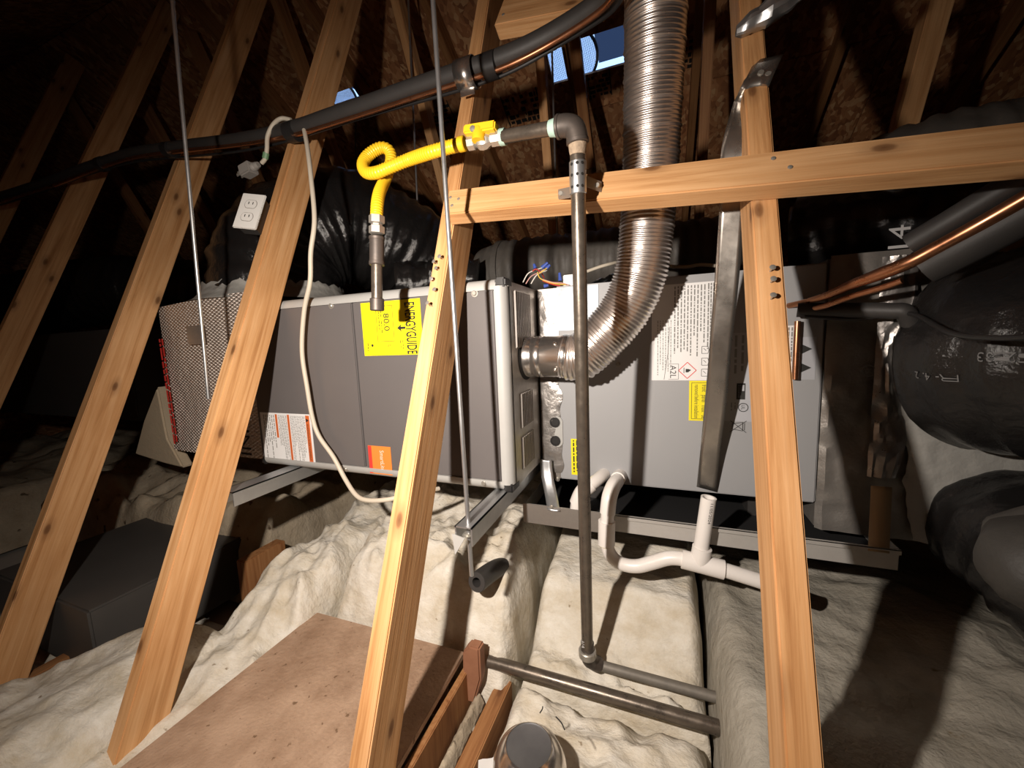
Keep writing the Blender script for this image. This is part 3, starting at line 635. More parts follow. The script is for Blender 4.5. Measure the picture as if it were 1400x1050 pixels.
# drain pan
pn = thing('drain_pan', 'shallow sheet-metal drain pan under the grey coil cabinet', 'pan', (.05, 1.25, .478))
X0, X1, Y0, Y1, Z0, Z1 = -.366, .472, 1.0, 1.60, .478, .527
mb = MB(); t = .0016
tag(build('base', MB().box(X0, X1, Y0, Y1, Z0, Z0 + t), mat('under_cabinet_shade', (.02, .02, .021), .6), pn), 'pan floor painted with the shade under the cabinet')  # sheet-metal floor coloured black to stand for the shade under the cabinet
build('front_rim', MB().box(X0, X1, Y0, Y0 + t, Z0, Z1).box(X0, X1, Y0 - .006, Y0, Z1 - t, Z1).box(X0, X1, Y0 - .006, Y0 - .0045, Z1 - .010, Z1), M_PAN, pn)
build('side_rim', MB().box(X0, X0 + t, Y0, Y1, Z0, Z1), M_PAN, pn); build('side_rim', MB().box(X1 - t, X1, Y0, Y1, Z0, Z1), M_PAN, pn); build('back_rim', MB().box(X0, X1, Y1 - t, Y1, Z0, Z1), M_PAN, pn)
fx = (-0.1227,1.0000,0.5319)[0]
tag(build('folded_end', MB().box(X0 - .002, fx - .01, Y0 - .009, Y0 - .007, Z0 - .004, Z1 + .003), M_DULL, pn), 'darker overlapping end piece')
screw(pn, (-0.2827,0.9900,0.5304), r=.004)
mb = MB(); p = (-0.3239,1.0750,0.6100)
tb = [V((-0.3193,1.0700,0.6392)), V((-0.3133,1.0600,0.5936)), V((-0.2951,1.0300,0.5512)), V((-0.2753,0.9850,0.5229))]
mb = MB().grid(lambda u, v: spline(tb, 6)[int(round(v * 18))] + V(((u - .5) * .037, 0, -.002 * math.sin(u * 3.14))), 4, 19)
o = build('metal_tab', mb, M_GALV, smooth=True); so = o.modifiers.new('thickness', 'SOLIDIFY'); so.thickness = .0012; tag(o, 'short bent galvanised tab joining the cabinet corner to the drain pan', 'strap')
# pad blocks carrying the cabinet in the pan
for x in (-.20, .28):
    o = build('support_block', MB().box(x - .05, x + .05, 1.2, 1.5, Z0 + t, CZ0), M_FOAM); tag(o, 'dark block under the %s end of the grey coil cabinet, in the pan' % ('left' if x < 0 else 'right'), 'block', 'support blocks')

# ---------------------------------------------------------------- PVC condensate drain
pv = thing('drain_pipe', 'white plastic condensate drain with a trap and an open riser', 'pipe', (-0.1048,1.0000,0.4108))
YD = .965
main = spline([(-0.1065,1.0920,0.6016), (-0.1103,1.0500,0.6037), (-0.1164,1.0000,0.6014), (-0.1226,0.9720,0.5822), (-0.1268,0.9650,0.5373), (-0.1302,0.9650,0.4769), (-0.1214,0.9650,0.4339), (-0.0957,0.9650,0.4122), (-0.0560,0.9650,0.4116), (-0.0175,0.9650,0.4286), (0.0215,0.9650,0.4473), (0.0626,0.9650,0.4509), (0.0978,0.9650,0.4460)], 10)
build('trap', MB().tube(main, .0168, 20), M_PVC, pv, smooth=True)
def coupling(a, b, r=.0215):
    a, b = V(a), V(b); d = (b - a); L = d.length
    return MB().lathe([(r - .004, 0), (r, .0005), (r, L - .0005), (r - .004, L)], a, d, 24)
build('coupling', coupling((-0.1288,0.9650,0.5231), (-0.1304,0.9650,0.4587)), M_PVC, pv, smooth=True)
build('socket', coupling((-0.1064,1.0910,0.6020), (-0.1098,1.0550,0.6040), .0195), M_PVC, pv, smooth=True)
build('elbow', MB().tube(spline([(-0.1112,1.0400,0.6031), (-0.1164,1.0000,0.6014), (-0.1226,0.9720,0.5822), (-0.1267,0.9650,0.5432)], 8), .0195, 20), M_PVC, pv, smooth=True)
tc = V((0.1025,0.9650,0.4469)); ta, tb_ = V((0.0496,0.9650,0.4504)), V((0.1413,0.9650,0.4394)); tt = V((0.0940,0.9650,0.4882))
te = build('tee', coupling(ta, tb_, .022), M_PVC, pv, smooth=True); build('tee_branch', coupling(V((0.0883,0.9650,0.4480)), tt, .0215), M_PVC, te, smooth=True)
build('outlet_run', MB().tube([(0.1336,0.9650,0.4407), (0.2085,0.9650,0.4271), (0.2998,0.9650,0.4073)], .0168, 20), M_PVC, pv, smooth=True)
ra, rb = V((0.0909,0.9650,0.4802)), V((0.1058,0.9650,0.6135)); d = rb - ra
ri = build('riser', MB().lathe([(.0168, 0), (.0168, d.length), (.0128, d.length), (.0128, d.length - .04)], ra, d, 24), M_PVC, pv, smooth=True)
dn = d.normalized(); sd = dn.cross(V((0, 1, 0))).normalized() * -1
def on_riser(x, y):
    th = -1.25 + (.9) * 0 + y / .0168; return ra + dn * (d.length - .012 - x) + (sd * math.cos(th) + V((0, -1, 0)) * math.sin(th) * -1) * .0171
text('date_print', '11/05/2024', pv, (0, 0, 0), (1, 0, 0), (0, 1, 0), .009, M_INK, width=.05, mapper=lambda x, y: ra + dn * (d.length - .008 - x) + (sd * math.sin(.2 + y / .0168) * 1 + V((0, -1, 0)) * math.cos(.2 + y / .0168)) * .0172)
build('glue_ring', MB().lathe([(.0168, -.001), (.0188, 0), (.0168, .002)], V((-0.1305,0.9650,0.4567)), (0, 0, 1), 20), mat('pipe_glue', (.55, .47, .25), .4), pv, smooth=True)
p2 = spline([(-0.1515,1.0920,0.6018), (-0.1619,1.0500,0.6007), (-0.1813,1.0200,0.5910), (-0.2023,1.0120,0.5710), (-0.2151,1.0120,0.5399), (-0.2207,1.0140,0.4869)], 8)
o = thing('drain_elbow', 'white plastic drain elbow half hidden behind the gas riser', 'pipe', (-0.2032,0.9850,0.5653)); build('bend', MB().tube(p2, .0175, 20), M_PVC, o, smooth=True); build('elbow', MB().tube(spline([(-0.1781,1.0250,0.5936), (-0.2003,1.0120,0.5733), (-0.2151,1.0120,0.5399)], 8), .0212, 20), M_PVC, o, smooth=True)

# hanging metal strap
pts = [V((0.1814,0.8945,1.4933)), V((0.1577,0.8714,1.4396)), V((0.1501,0.9120,1.4302)), V((0.1349,0.8930,1.3775)), V((0.1279,0.8880,1.3282)), V((0.1293,0.9000,1.2445)), V((0.1286,0.9250,1.1513)), V((0.1260,0.9650,1.0185)), V((0.1217,1.0200,0.8299)), V((0.1117,1.0840,0.5831))]
c = even(spline(pts, 10), .012); n = len(c)
def strap_pt(u, v):
    i = min(int(round(v * (n - 1))), n - 1); t = (c[min(i + 1, n - 1)] - c[max(i - 1, 0)]).normalized()
    tw = .16 if v > .16 else .16 - (.16 - v) * 0.0
    w = V((1, -.22, 0)); w = (w - t * w.dot(t)).normalized()
    hw = .0225
    return c[i] + w * (u - .5) * 2 * hw + V((0, .0035 * math.sin(v * 23) * (u - .5), 0))
o = build('hanging_strap', MB().grid(strap_pt, 6, n), M_STRAP, smooth=True, sharp=60); so = o.modifiers.new('thickness', 'SOLIDIFY'); so.thickness = .0015
tag(o, 'long bent sheet-metal strap hanging from the rightmost web to the grey cabinet', 'strap')
for p in ((0.1665,0.8785,1.4597), (0.1774,0.8757,1.4528)): 
    s_ = build('screw', MB().lathe([(.006, 0), (.005, .004)], V(p), SN, 10), M_ZINC, smooth=True); s_.parent = o; s_.location = s_.location - WLOC[o.name]
# foil tape wad at the top of the right web
c0 = V((0.1785,0.9144,1.5759))
def wad(u, v):
    a = 2 * math.pi * v; r = .016 + .006 * noise.noise(V((u * 5, math.cos(a) * 1.5, math.sin(a) * 1.5))) ; r *= (.35 + 1.0 * math.sin(math.pi * min(max(u, .02), .93)) ** .6)
    return c0 + V((-.048 + .1 * u, -.014 * u, .024 * u - .012)) + V((0, math.cos(a) * r, math.sin(a) * r * .95))
tag(build('foil_wad', MB().grid(wad, 16, 18), M_GALV, smooth=True, sharp=25), 'crumpled silver foil tape stuck high on the rightmost web', 'tape')

# ---------------------------------------------------------------- gas line
gl = thing('gas_line', 'black iron gas riser with yellow flexible hose, valve and drip leg', 'pipe', (-0.1625,0.8450,0.2353))
e0 = V((-0.1370,0.7080,1.3430)); bot = V((-0.1593,0.8300,0.2623))
build('riser', MB().tube([bot, e0], .01335, 20), M_IRON, gl, smooth=True)
el = [V((-0.1719,0.7100,1.3658)), V((-0.1584,0.7080,1.3643)), V((-0.1439,0.7060,1.3578)), V((-0.1378,0.7060,1.3458)), V((-0.1364,0.7070,1.3306))]
eb = build('elbow', MB().tube(spline(el, 6), .0185, 20), M_FIT, gl, smooth=True)
def band(a, b, r): 
    a, b = V(a), V(b); L = (b - a).length; return MB().lathe([(r - .002, 0), (r, .0015), (r, L - .0015), (r - .002, L)], a, b - a, 20)
build('elbow_rim', band((-0.1719,0.7100,1.3658), (-0.1651,0.7090,1.3650), .0200), M_FIT, eb, smooth=True); build('elbow_rim', band((-0.1363,0.7070,1.3377), (-0.1360,0.7080,1.3298), .0195), M_FIT, eb, smooth=True)
build('sealant', MB().tube([(-0.1360,0.7080,1.3298), (-0.1364,0.7090,1.3207), (-0.1367,0.7100,1.3128)], [.0165, .0155, .0138], 16), M_RUSTY, gl, smooth=True)
build('thread_sealant', MB().tube([(-0.1859,0.7130,1.3678), (-0.1721,0.7110,1.3663)], [.0136, .0155], 16), M_DOPE, gl, smooth=True)
build('nipple', MB().tube([(-0.2827,0.7350,1.3847), (-0.1692,0.7100,1.3658)], .0122, 20), M_IRON, gl, smooth=True)
vb_ = build('valve', MB().lathe([(.010, 0), (.0145, .002), (.0145, .016), (.010, .019), (.0165, .026), (.018, .034), (.0165, .042), (.0105, .05), (.0145, .053), (.0145, .072), (.011, .075)], V((-0.3610,0.7380,1.3904)), V((-0.2793,0.7380,1.3854)) - V((-0.3610,0.7380,1.3904)), 8), M_ZINC, gl, smooth=True, sharp=30)
build('thread_sealant', MB().tube([(-0.2915,0.7380,1.3866), (-0.2808,0.7380,1.3857)], .0150, 12), M_DOPE, vb_, smooth=True)
hx = V((-0.3299,0.7250,1.3996)); 
mb = MB(); ha, hb_ = V((-0.3572,0.7230,1.4033)), V((-0.2982,0.7230,1.3983)); dd = (hb_ - ha).normalized()
up_ = V((0, .1, 1)); up_ = (up_ - dd * up_.dot(dd)).normalized(); fr = dd.cross(up_)
Mh = Matrix(((dd.x, fr.x, up_.x, hx.x), (dd.y, fr.y, up_.y, hx.y), (dd.z, fr.z, up_.z, hx.z), (0, 0, 0, 1)))
mb.box(-.030, .037, -.011, .011, -.005, .012, Mh)
hd = tag(build('handle', mb, M_YEL, gl, bevel=.003), 'yellow valve handle')
build('handle_hub', MB().lathe([(.013, -.018), (.0135, .002), (.012, .005), (.012, .006)], hx + up_ * .0, up_, 20), M_YEL, hd, smooth=True)
build('stem_nut', MB().lathe([(.006, 0), (.0055, .003), (.002, .004)], hx - dd * .008 + fr * (.011 if fr.y < 0 else -.011), fr if fr.y < 0 else -fr, 8), M_ZINC, hd, smooth=True)
hose = spline([(-0.3739,0.7410,1.3930), (-0.4042,0.7410,1.3936), (-0.4460,0.7380,1.3909), (-0.5123,0.7550,1.3962), (-0.5540,0.7450,1.3852), (-0.5903,0.7400,1.3779), (-0.6225,0.7450,1.3856), (-0.6412,0.7570,1.4093), (-0.6415,0.7720,1.4327), (-0.6277,0.7850,1.4497), (-0.6120,0.7950,1.4571), (-0.5978,0.8000,1.4499), (-0.5917,0.7980,1.4301), (-0.5943,0.7870,1.3989), (-0.5973,0.7720,1.3701), (-0.5849,0.7380,1.3346), (-0.5746,0.7150,1.3029), (-0.5696,0.7030,1.2716)], 12)
hose = even(hose, .0016); rr = [.0118 + (0, .0013, .0017, .0008)[i % 4] for i in range(len(hose))]
tag(build('flexible_hose', MB().tube(hose, rr, 20), M_YEL, gl, smooth=True, sharp=80), 'yellow corrugated gas hose')
build('hose_collar', band((-0.3689,0.7410,1.3933), (-0.3839,0.7410,1.3937), .0145), M_YEL, gl, smooth=True)
dl = [V((-0.5693,0.7030,1.2745)), V((-0.5810,0.6950,1.0805))]; ax = (dl[1] - dl[0]).normalized()
build('union_nut', MB().lathe([(.012, 0), (.0165, .002), (.0165, .017), (.0115, .019), (.0115, .022), (.0165, .024), (.0165, .038), (.0125, .04)], V((-0.5693,0.7030,1.2745)), ax, 6), M_ZINC, gl, smooth=True, sharp=30)
build('coupling', band((-0.5724,0.7020,1.2309), (-0.5757,0.6990,1.1710), .0152), M_FIT, gl, smooth=True); 
for ya in (323, 358): pass
build('coupling_rim', band((-0.5724,0.7020,1.2309), (-0.5732,0.7020,1.2234), .0165), M_FIT, gl, smooth=True); build('coupling_rim', band((-0.5757,0.7000,1.1789), (-0.5758,0.6990,1.1695), .0165), M_FIT, gl, smooth=True)
build('drip_leg', MB().tube([(-0.5754,0.6990,1.1740), (-0.5797,0.6950,1.0930)], .0117, 20), M_IRON, gl, smooth=True)
build('cap', band((-0.5791,0.6950,1.0993), (-0.5807,0.6940,1.0725), .0152), M_FIT, gl, smooth=True, sharp=50)
build('bottom_elbow', MB().tube(spline([(-0.1592,0.8310,0.2804), (-0.1592,0.8330,0.2522), (-0.1556,0.8450,0.2237), (-0.1386,0.8580,0.2056)], 6), [.0155] * 6 + [.0185] * 7 + [.0175] * 6, 16), M_FIT, gl, smooth=True)
build('elbow_rim', band((-0.1595,0.8310,0.2614), (-0.1595,0.8320,0.2434), .0205), M_ZINC, gl, smooth=True)
text('size_mark', '3/4', gl, (0, 0, 0), (1, 0, 0), (0, 1, 0), .011, M_CHALK, width=.02, mapper=lambda x, y: V((-0.1697,0.8300,0.2632)) + V((y * .9, -.0145 - .0015 + (y - .004) ** 2 * 20, .034 - x)))
ps = thing('pipe_strap', 'perforated metal strap holding the gas riser to the cross brace', 'strap', (-0.1511,0.7800,1.3001))
build('band', band((-0.1376,0.7115,1.3040), (-0.1390,0.7185,1.2504), .0150), M_GALV, ps, smooth=True)
mb = MB()
for yy in (227, 242, 258):
    for dx_ in (-.008, 0.002, .010):
        p = V((-0.1378,0.7125,1.2959)) if yy == 227 else (V((-0.1384,0.7150,1.2787)) if yy == 242 else V((-0.1389,0.7172,1.2599)))
        n = V((dx_, -math.sqrt(.0151 ** 2 - dx_ ** 2), 0)); mb.lathe([(.0028, 0), (.0024, .0006)], p + n, n, 8)
build('strap_hole_shade', mb, M_HOLE_SHADE, ps)['kind'] = 'stuff'  # dark dots on the band paint the shade in its perforations
q1, q2 = V((-0.1321,0.7220,1.2751)), V((-0.1047,0.7629,1.2717)); q3, q4 = V((-0.1482,0.7220,1.2580)), V((-0.1865,0.7632,1.2724))
for a, b in ((q1, q2), (q3, q4)):
    mb = MB().grid(lambda u, v: a.lerp(b, v) + V((0, 0, (u - .5) * .019)), 2, 8); o = build('strap_tab', mb, M_DULL, ps); so = o.modifiers.new('thickness', 'SOLIDIFY'); so.thickness = .0012
    build('nail', MB().lathe([(.0045, 0), (.004, .003)], a.lerp(b, .8) + V((0, -.002, 0)), (0, -1, .1), 10), M_ZINC, o)
for p0, p1, r, nm, lb, m in (((-.40, .787, .2), (.13, .787, .2), .0145, 'gas_main', 'long black iron pipe lying low across the insulation', M_IRON), ((-0.1439,0.8580,0.2040), (.13, .858, .2), .0115, 'branch_pipe', 'thin dusty grey pipe running right from the foot of the gas riser', mat('dusty_pipe', (.22, .20, .17), .6, .3, var=(40, .6, (.1, .09, .08))))):
    tag(build(nm, MB().tube([p0, p1], r, 24), m, smooth=True), lb, 'pipe')

# ---------------------------------------------------------------- hangers
for a, b, r, lb in (((-1.0525,0.6500,1.8667), (-1.1176,0.6500,0.8747), .0042, 'threaded hanging rod in front of the quilted foil plenum'), ((-0.3891,0.6800,1.6512), (-0.3751,0.6800,0.5008), .0046, 'threaded hanging rod in front of the nailed web, carrying the furnace corner'), ((-1.0524,1.6200,2.4479), (-1.0833,1.6200,1.2394), .0045, 'thin rear hanging rod seen above the furnace, left of the nailed web'), ((-0.4386,1.7500,2.0635), (-0.4366,1.7500,1.2915), .0045, 'thin rear hanging rod right of the slim upright timber')):
    a, b = V(a), V(b); a = a + (a - b) * ((2.42 if a.y < 1 else 2.85 - .577 * (a.y - 1.44)) - a.z) / (a.z - b.z)
    tag(build('hanging_rod', MB().tube([a, b], r, 12), M_GALV, smooth=True), lb, 'rod', 'hanging rods')
tag(build('hanging_wire', MB().tube(spline([(-1.4533,1.7000,2.1889), (-1.4731,1.7000,2.0535), (-1.4957,1.7000,1.8064)], 5), .0025, 8), M_BLACKP, smooth=True), 'thin dark wire hanging behind the loop of the yellow hose', 'wire')
def channel(x, y0, y1, z1, w=.05, label=''):
    o = thing('support_channel', label, 'rail', (x, y0, z1 - .04), 'support rails under the furnace'); t = .003
    build('channel', MB().box(x - w / 2, x + w / 2, y0, y1, z1 - t, z1).box(x - w / 2, x - w / 2 + t, y0, y1, z1 - .04, z1).box(x + w / 2 - t, x + w / 2, y0, y1, z1 - .04, z1), M_GALV, o); return o
channel(-1.10, .652, 1.55, .6195, .055, 'galvanised support channel under the left end of the furnace')
o = channel(-.378, .66, 1.55, .6195, .04, 'galvanised support channel under the right end of the furnace, with an angled end plate')
zz = .603; build('end_plate', MB().prism([(-.402, .655, zz), (-.372, .652, zz - .004), (-.398, .655, zz - .045)], (0, .003, 0)), M_TRIM, o); build('washer', MB().lathe([(.012, 0), (.012, .002), (.008, .0022), (.008, .006)], V((-0.3787,0.6800,0.5878)) + V((0, 0, .004)), (0, 0, 1), 12), M_ZINC, o, smooth=True)

# ---------------------------------------------------------------- foil plenum at the left end of the furnace
pl = thing('supply_plenum', 'box plenum wrapped in quilted silver foil at the left end of the furnace', 'duct', (-1.47, .86, .62))
X0, X1 = (-1.7094,0.8600,1.1127)[0], -1.238
def pf(u, v):
    x = X0 + (X1 - X0) * u; z = .632 + (1.165 - .632) * v + (.02 * u * (v > .5)); return V((x - .03 * (1 - v) * (1 - u), .870 + .012 * noise.noise(V((u * 2.5, v * 3, 4))) - .010 * math.sin(math.pi * u), z))
mb = MB().grid(pf, 30, 30); tag(build('foil_face', mb, M_QUILT, pl, smooth=True), 'quilted silver foil')
build('side_panel', MB().box(X0 - .03, X1, .892, 1.5, .625, 1.17), M_DULL, pl)
tag(build('tape_patch', MB().box((-1.5152,0.8400,1.0772)[0], (-1.4266,0.8400,1.0731)[0], .842, .844, (-1.4886,0.8430,1.0240)[2], (-1.4749,0.8430,1.0876)[2]), M_GALV, pl), 'small square foil tape patch')
fine('red_print', pl, M_RED, X0 + .004, X0 + .035, .66, 1.05, .853, 2, 31, hgt=.55, ragged=.1)
text('marker_writing', 'INI', pl, ((-1.3191,0.8450,0.6523)[0], .845, .735), (0, 0, -1), (1, 0, 0), .075, M_INK, width=.085)
def collar(u, v):
    a = 2 * math.pi * u; n_ = noise.noise(V((math.cos(a) * 3, math.sin(a) * 3, v * 3))); n2 = noise.noise(V((math.cos(a) * 9, math.sin(a) * 9, 4)))
    r = .236 + .05 * (1 - v) ** 2 + .010 * n_
    return V((-1.42 + r * math.cos(a), 1.125 + r * math.sin(a), 1.172 + (.062 + .02 * n2) * v))
tag(build('mastic_collar', MB().grid(collar, 90, 12), M_MASTIC, pl, smooth=True), 'ragged grey mastic round the duct base')
o = tag(build('insulation_flap', MB().prism([(-2.0821,0.9000,0.5776), (-1.9800,0.9000,0.7273), (-1.8545,0.9000,0.8704), (-1.8385,0.9000,0.6585), (-1.7611,0.9000,0.5444), (-1.8783,0.9000,0.5527)], (0, .04, .0)), M_KRAFT, bevel=.006), 'tan offcut of duct liner leaning beside the quilted foil plenum', 'insulation')

# ---------------------------------------------------------------- ducts
def duct(path, r, seg=48, ridge=.012, freq=16, seed=0, step=.012):
    path = even(spline(path, 14), step)
    def fn(L, th, rr):
        c_, s_ = math.cos(th), math.sin(th)
        a = noise.noise(V((L * freq, c_ * 1.3 + seed, s_ * 1.3))); b = noise.noise(V((L * freq * 2.3 + 7, c_ * 2.5, s_ * 2.5 + seed)))
        c = abs(noise.noise(V((L * 5 + seed, c_ * 4, s_ * 4))))
        return rr * (1 + .02 * c) + ridge * (a * .8 + b * .5) + .004 * math.sin(L * 2 * math.pi / .045)
    return path, (lambda R: MB().tube(path, R, seg, True, fn))
def make_duct(name, label, path, r, m, band=None, **kw):
    pth, mk = duct(path, r, **kw); o = build(name, mk(r), m, smooth=True, sharp=60); tag(o, label, 'duct'); return o, pth
make_duct('flexible_duct', 'fat black flexible duct rising from the foil plenum behind the white outlet', [(-1.42, 1.12, 1.185), (-1.42, 1.13, 1.28), (-1.39, 1.20, 1.42), (-1.28, 1.36, 1.50), (-1.12, 1.55, 1.42), (-1.02, 1.75, 1.25), (-1.0, 2.1, 1.1)], .225, M_DUCT, seg=64, ridge=.016, freq=20, seed=1)
o, p_ = make_duct('flexible_duct', 'dusty grey flexible duct lying behind the furnace top', [(-.72, 1.66, 1.285), (-.62, 1.63, 1.29), (-.45, 1.62, 1.29), (-.1, 1.62, 1.285), (.25, 1.66, 1.28)], .128, M_DUCTG, seg=56, ridge=.008, seed=2)
bx = (-0.6480,1.4600,1.3338)[0]; b_ = build('strap_band', MB().tube([(bx - .012, 1.63, 1.288), (bx + .012, 1.63, 1.288)], .139, 48), M_DUCTG, smooth=True); b_.parent = o; b_.location = b_.location - WLOC[o.name]
make_duct('flexible_duct', 'dark bulging duct between the drip leg and the furnace top', [(-.98, 1.30, 1.235), (-.88, 1.36, 1.24), (-.78, 1.40, 1.25), (-.68, 1.44, 1.24)], .080, M_DUCT, seg=40, ridge=.014, seed=3)
make_duct('flexible_duct', 'black flexible duct glimpsed behind the two leftmost webs', [(-4.2, 1.3, 1.35), (-3.3, 1.4, 1.40), (-2.85, 1.6, 1.38), (-2.5, 2.0, 1.3)], .2, M_DUCT, seg=40, ridge=.016, seed=4)
o = tag(build('sheet_duct', MB().box(-4.6, -2.46, 1.1, 1.75, .66, 1.13), M_DKDUCT, bevel=.006), 'dark grey rectangular duct behind the webs at the left edge', 'duct')
# right side: plenum, mastic, ducts
rp = thing('return_plenum', 'foil-faced plenum with smeared mastic right of the grey cabinet', 'duct', (.46, 1.1, .5))
def rf(u, v):
    z = .512 + (1.155 - .512) * v
    return V((.352 + .46 * u, 1.083 + .010 * noise.noise(V((u * 6, v * 6, 3))) + .004 * noise.noise(V((u * 22, v * 20, 1))) + .012 * (1 - v) * (u < .02), z))
build('foil_face', MB().grid(rf, 40, 60), M_DBOARD, rp, smooth=True)
build('core', MB().box(.352, .81, 1.10, 1.6, .515, 1.15), M_DBOARD, rp)
ML = [V(p) for p in ((0.5254,1.0600,0.5187), (0.5142,1.0600,0.5798), (0.5023,1.0600,0.6536), (0.5063,1.0600,0.7067), (0.4938,1.0600,0.7514), (0.4715,1.0600,0.7988), (0.4604,1.0600,0.8627), (0.4552,1.0600,0.9103), (0.4569,1.0600,0.9649))]
MLS = spline(ML, 8)
def mas(u, v):
    p = MLS[int(round(v * (len(MLS) - 1)))]; xl = p.x + .006 * noise.noise(V((v * 22, 0, 5)))
    return V((xl + (.79 - xl) * u, 1.060 + .012 * (1 - min(u * 12, 1)) + .0035 * noise.noise(V((u * 9, v * 14, 8))), p.z))
tag(build('mastic_smear', MB().grid(mas, 30, 65), M_MASTIC, rp, smooth=True), 'smeared grey mastic')
a = V((0.4496,1.0600,0.8786)); tag(build('tape_strip', MB().grid(lambda u, v: V((.435 + .05 * u + .012 * math.sin(v * 9) * u, 1.066 + .006 * noise.noise(V((u * 6, v * 14, 9))) - .006 * math.sin(u * 3.1), .66 + .48 * v)), 10, 50), M_FTAPE, rp, smooth=True), 'wrinkled foil tape')
mb = MB(); uc = (0.4254,1.0680,0.8987); ring(mb, (uc[0], uc[2]), .012, .0016, 1.066); build('mark_ring', mb, M_GINK, rp); text('safety_mark', 'UL', rp, (uc[0], 1.066, uc[2] - .005), (1, 0, 0), (0, 0, 1), .013, M_GINK, width=.012, center=True)
tp = [V((0.4528,1.0450,0.6459)), V((0.4480,1.0300,0.5763)), V((0.4331,0.9920,0.5187))]
o = build('tape_flap', MB().grid(lambda u, v: spline(tp, 6)[int(round(v * 12))] + V(((u - .5) * .036, 0, 0)), 3, 13), M_TAPE, smooth=True); so = o.modifiers.new('thickness', 'SOLIDIFY'); so.thickness = .001; tag(o, 'strip of tan tape from the foil plenum down to the pan', 'tape')
DR = [(.615, 1.075, .935), (.65, 1.0, .936), (.73, .91, .94), (.91, .82, .955), (1.2, .75, .98)]
big, bp_ = make_duct('flexible_duct', 'large black flexible duct with printed lettering leaving the right plenum', DR, .192, M_DUCT, seg=64, ridge=.010, freq=14, seed=6)
make_duct('flexible_duct', 'black flexible duct drooping below the large printed duct', [(.665, 1.075, .57), (.675, .98, .555), (.72, .88, .50), (.84, .79, .46), (1.0, .72, .45)], .125, M_DUCT, seg=56, ridge=.011, freq=14, seed=7)
make_duct('flexible_duct', 'dusty grey duct end lowest at the right edge', [(0.5267,0.7800,0.6767), (0.5206,0.7400,0.6642), (0.5079,0.6800,0.6475), (.9, .55, .40)], .062, M_DUSTD, seg=48, ridge=.008, seed=8)
make_duct('flexible_duct', 'dusty grey duct arching above the cross brace at right', [(.60, 1.80, 1.42), (.64, 1.66, 1.43), (.75, 1.56, 1.43), (1.0, 1.54, 1.43), (1.4, 1.54, 1.4)], .15, M_DUCTG, seg=56, ridge=.010, seed=9)
make_duct('flexible_duct', 'dark grey duct climbing at the upper right corner', [(1.75, 1.35, 1.45), (1.35, 1.27, 1.50), (1.08, 1.24, 1.60), (.95, 1.22, 1.74), (.955, 1.21, 1.92), (1.03, 1.20, 2.2), (1.08, 1.2, 2.55)], .14, M_DUCTG, seg=56, ridge=.016, freq=10, seed=10)
dk, _ = make_duct('flexible_duct', 'glossy black duct with chalked numbers below the cross brace', [(.36, 1.42, 1.255), (.55, 1.36, 1.26), (.75, 1.34, 1.262), (.95, 1.34, 1.265), (1.15, 1.34, 1.265)], .092, M_DUCT, seg=56, ridge=.012, freq=18, seed=11)
def on_duct(path, r, u0, th0, flip=1):
    """map flat lettering onto the skin of a duct: x runs along it, y round it"""
    cum = [0]
    for a, b in zip(path, path[1:]): cum.append(cum[-1] + (b - a).length)
    def f(x, y):
        u = u0 + x * flip; i = max(j for j in range(len(cum) - 1) if cum[j] <= max(u, 0)); t = (path[i + 1] - path[i]).normalized(); p = path[i] + t * (u - cum[i])
        side = V((0, -1, 0)) ; side = (side - t * side.dot(t)).normalized(); up = t.cross(side); up = up if up.z > 0 else -up
        th = th0 + flip * y / r
        return p + (side * math.cos(th) + up * math.sin(th)) * (r + .017)
    return f
M_DPRINT = mat('grey_duct_print', (.16, .16, .16), .6)
t1 = text('duct_print', 'R-4.2', big, (0, 0, 0), (1, 0, 0), (0, 1, 0), .02, M_DPRINT, width=.036, mapper=on_duct(bp_, .192, .075, -.12, -1))
t2 = text('duct_print', 'ER5233', big, (0, 0, 0), (1, 0, 0), (0, 1, 0), .022, M_DPRINT, width=.07, mapper=on_duct(bp_, .192, .165, .08, -1))
for t_ in (t1, t2):
    sw = t_.modifiers.new('on_skin', 'SHRINKWRAP'); sw.target = big; sw.wrap_method = 'NEAREST_SURFACEPOINT'; sw.wrap_mode = 'OUTSIDE_SURFACE'; sw.offset = .002
cpt = V((0.5221,1.1650,1.1696)); text('chalk_number', '14', dk, cpt, V((.25, -.05, -1)).normalized() * -1 if False else (0, 0, 1), (-1, 0, 0), .055, M_CHALK, width=.05)

# ---------------------------------------------------------------- refrigerant lines
ls = thing('line_set', 'black insulated refrigerant line with a thin copper line strapped beneath it', 'pipe', (-1.0277,0.9200,1.6433))
lp = [(-3.4315,0.9300,1.7938), (-2.9356,0.9300,1.7710), (-2.5177,0.9300,1.7575), (-2.1595,0.9300,1.7566), (-1.8544,0.9300,1.7486), (-1.5548,0.9300,1.7128), (-1.2554,0.9250,1.6689), (-1.0271,0.9200,1.6472), (-0.8041,0.9200,1.6476), (-0.6100,0.9200,1.6513), (-0.4377,0.9150,1.6494), (-0.3222,0.9100,1.6481), (-0.2160,0.9000,1.6559), (-0.1248,0.8680,1.6560), (-0.0828,0.8350,1.6567), (-0.0614,0.8000,1.6676), (-0.0393,0.7600,1.7345), (-0.0238,0.7300,1.8645)]
sp = spline(lp, 12)
def soft(L, th, r): return r * (1 + .05 * noise.noise(V((L * 9, math.cos(th), math.sin(th)))))
n = len(sp); rr = [(.0165 if i < 60 else .0165 + .0045 * min((i - 60) / 25, 1)) for i in range(n)]
build('insulation', MB().tube(sp, rr, 24, True, soft), M_FOAM, ls, smooth=True)
low = [p + V((.0, -.006, -.024 - .004 * math.sin(i * .07))) for i, p in enumerate(sp)]
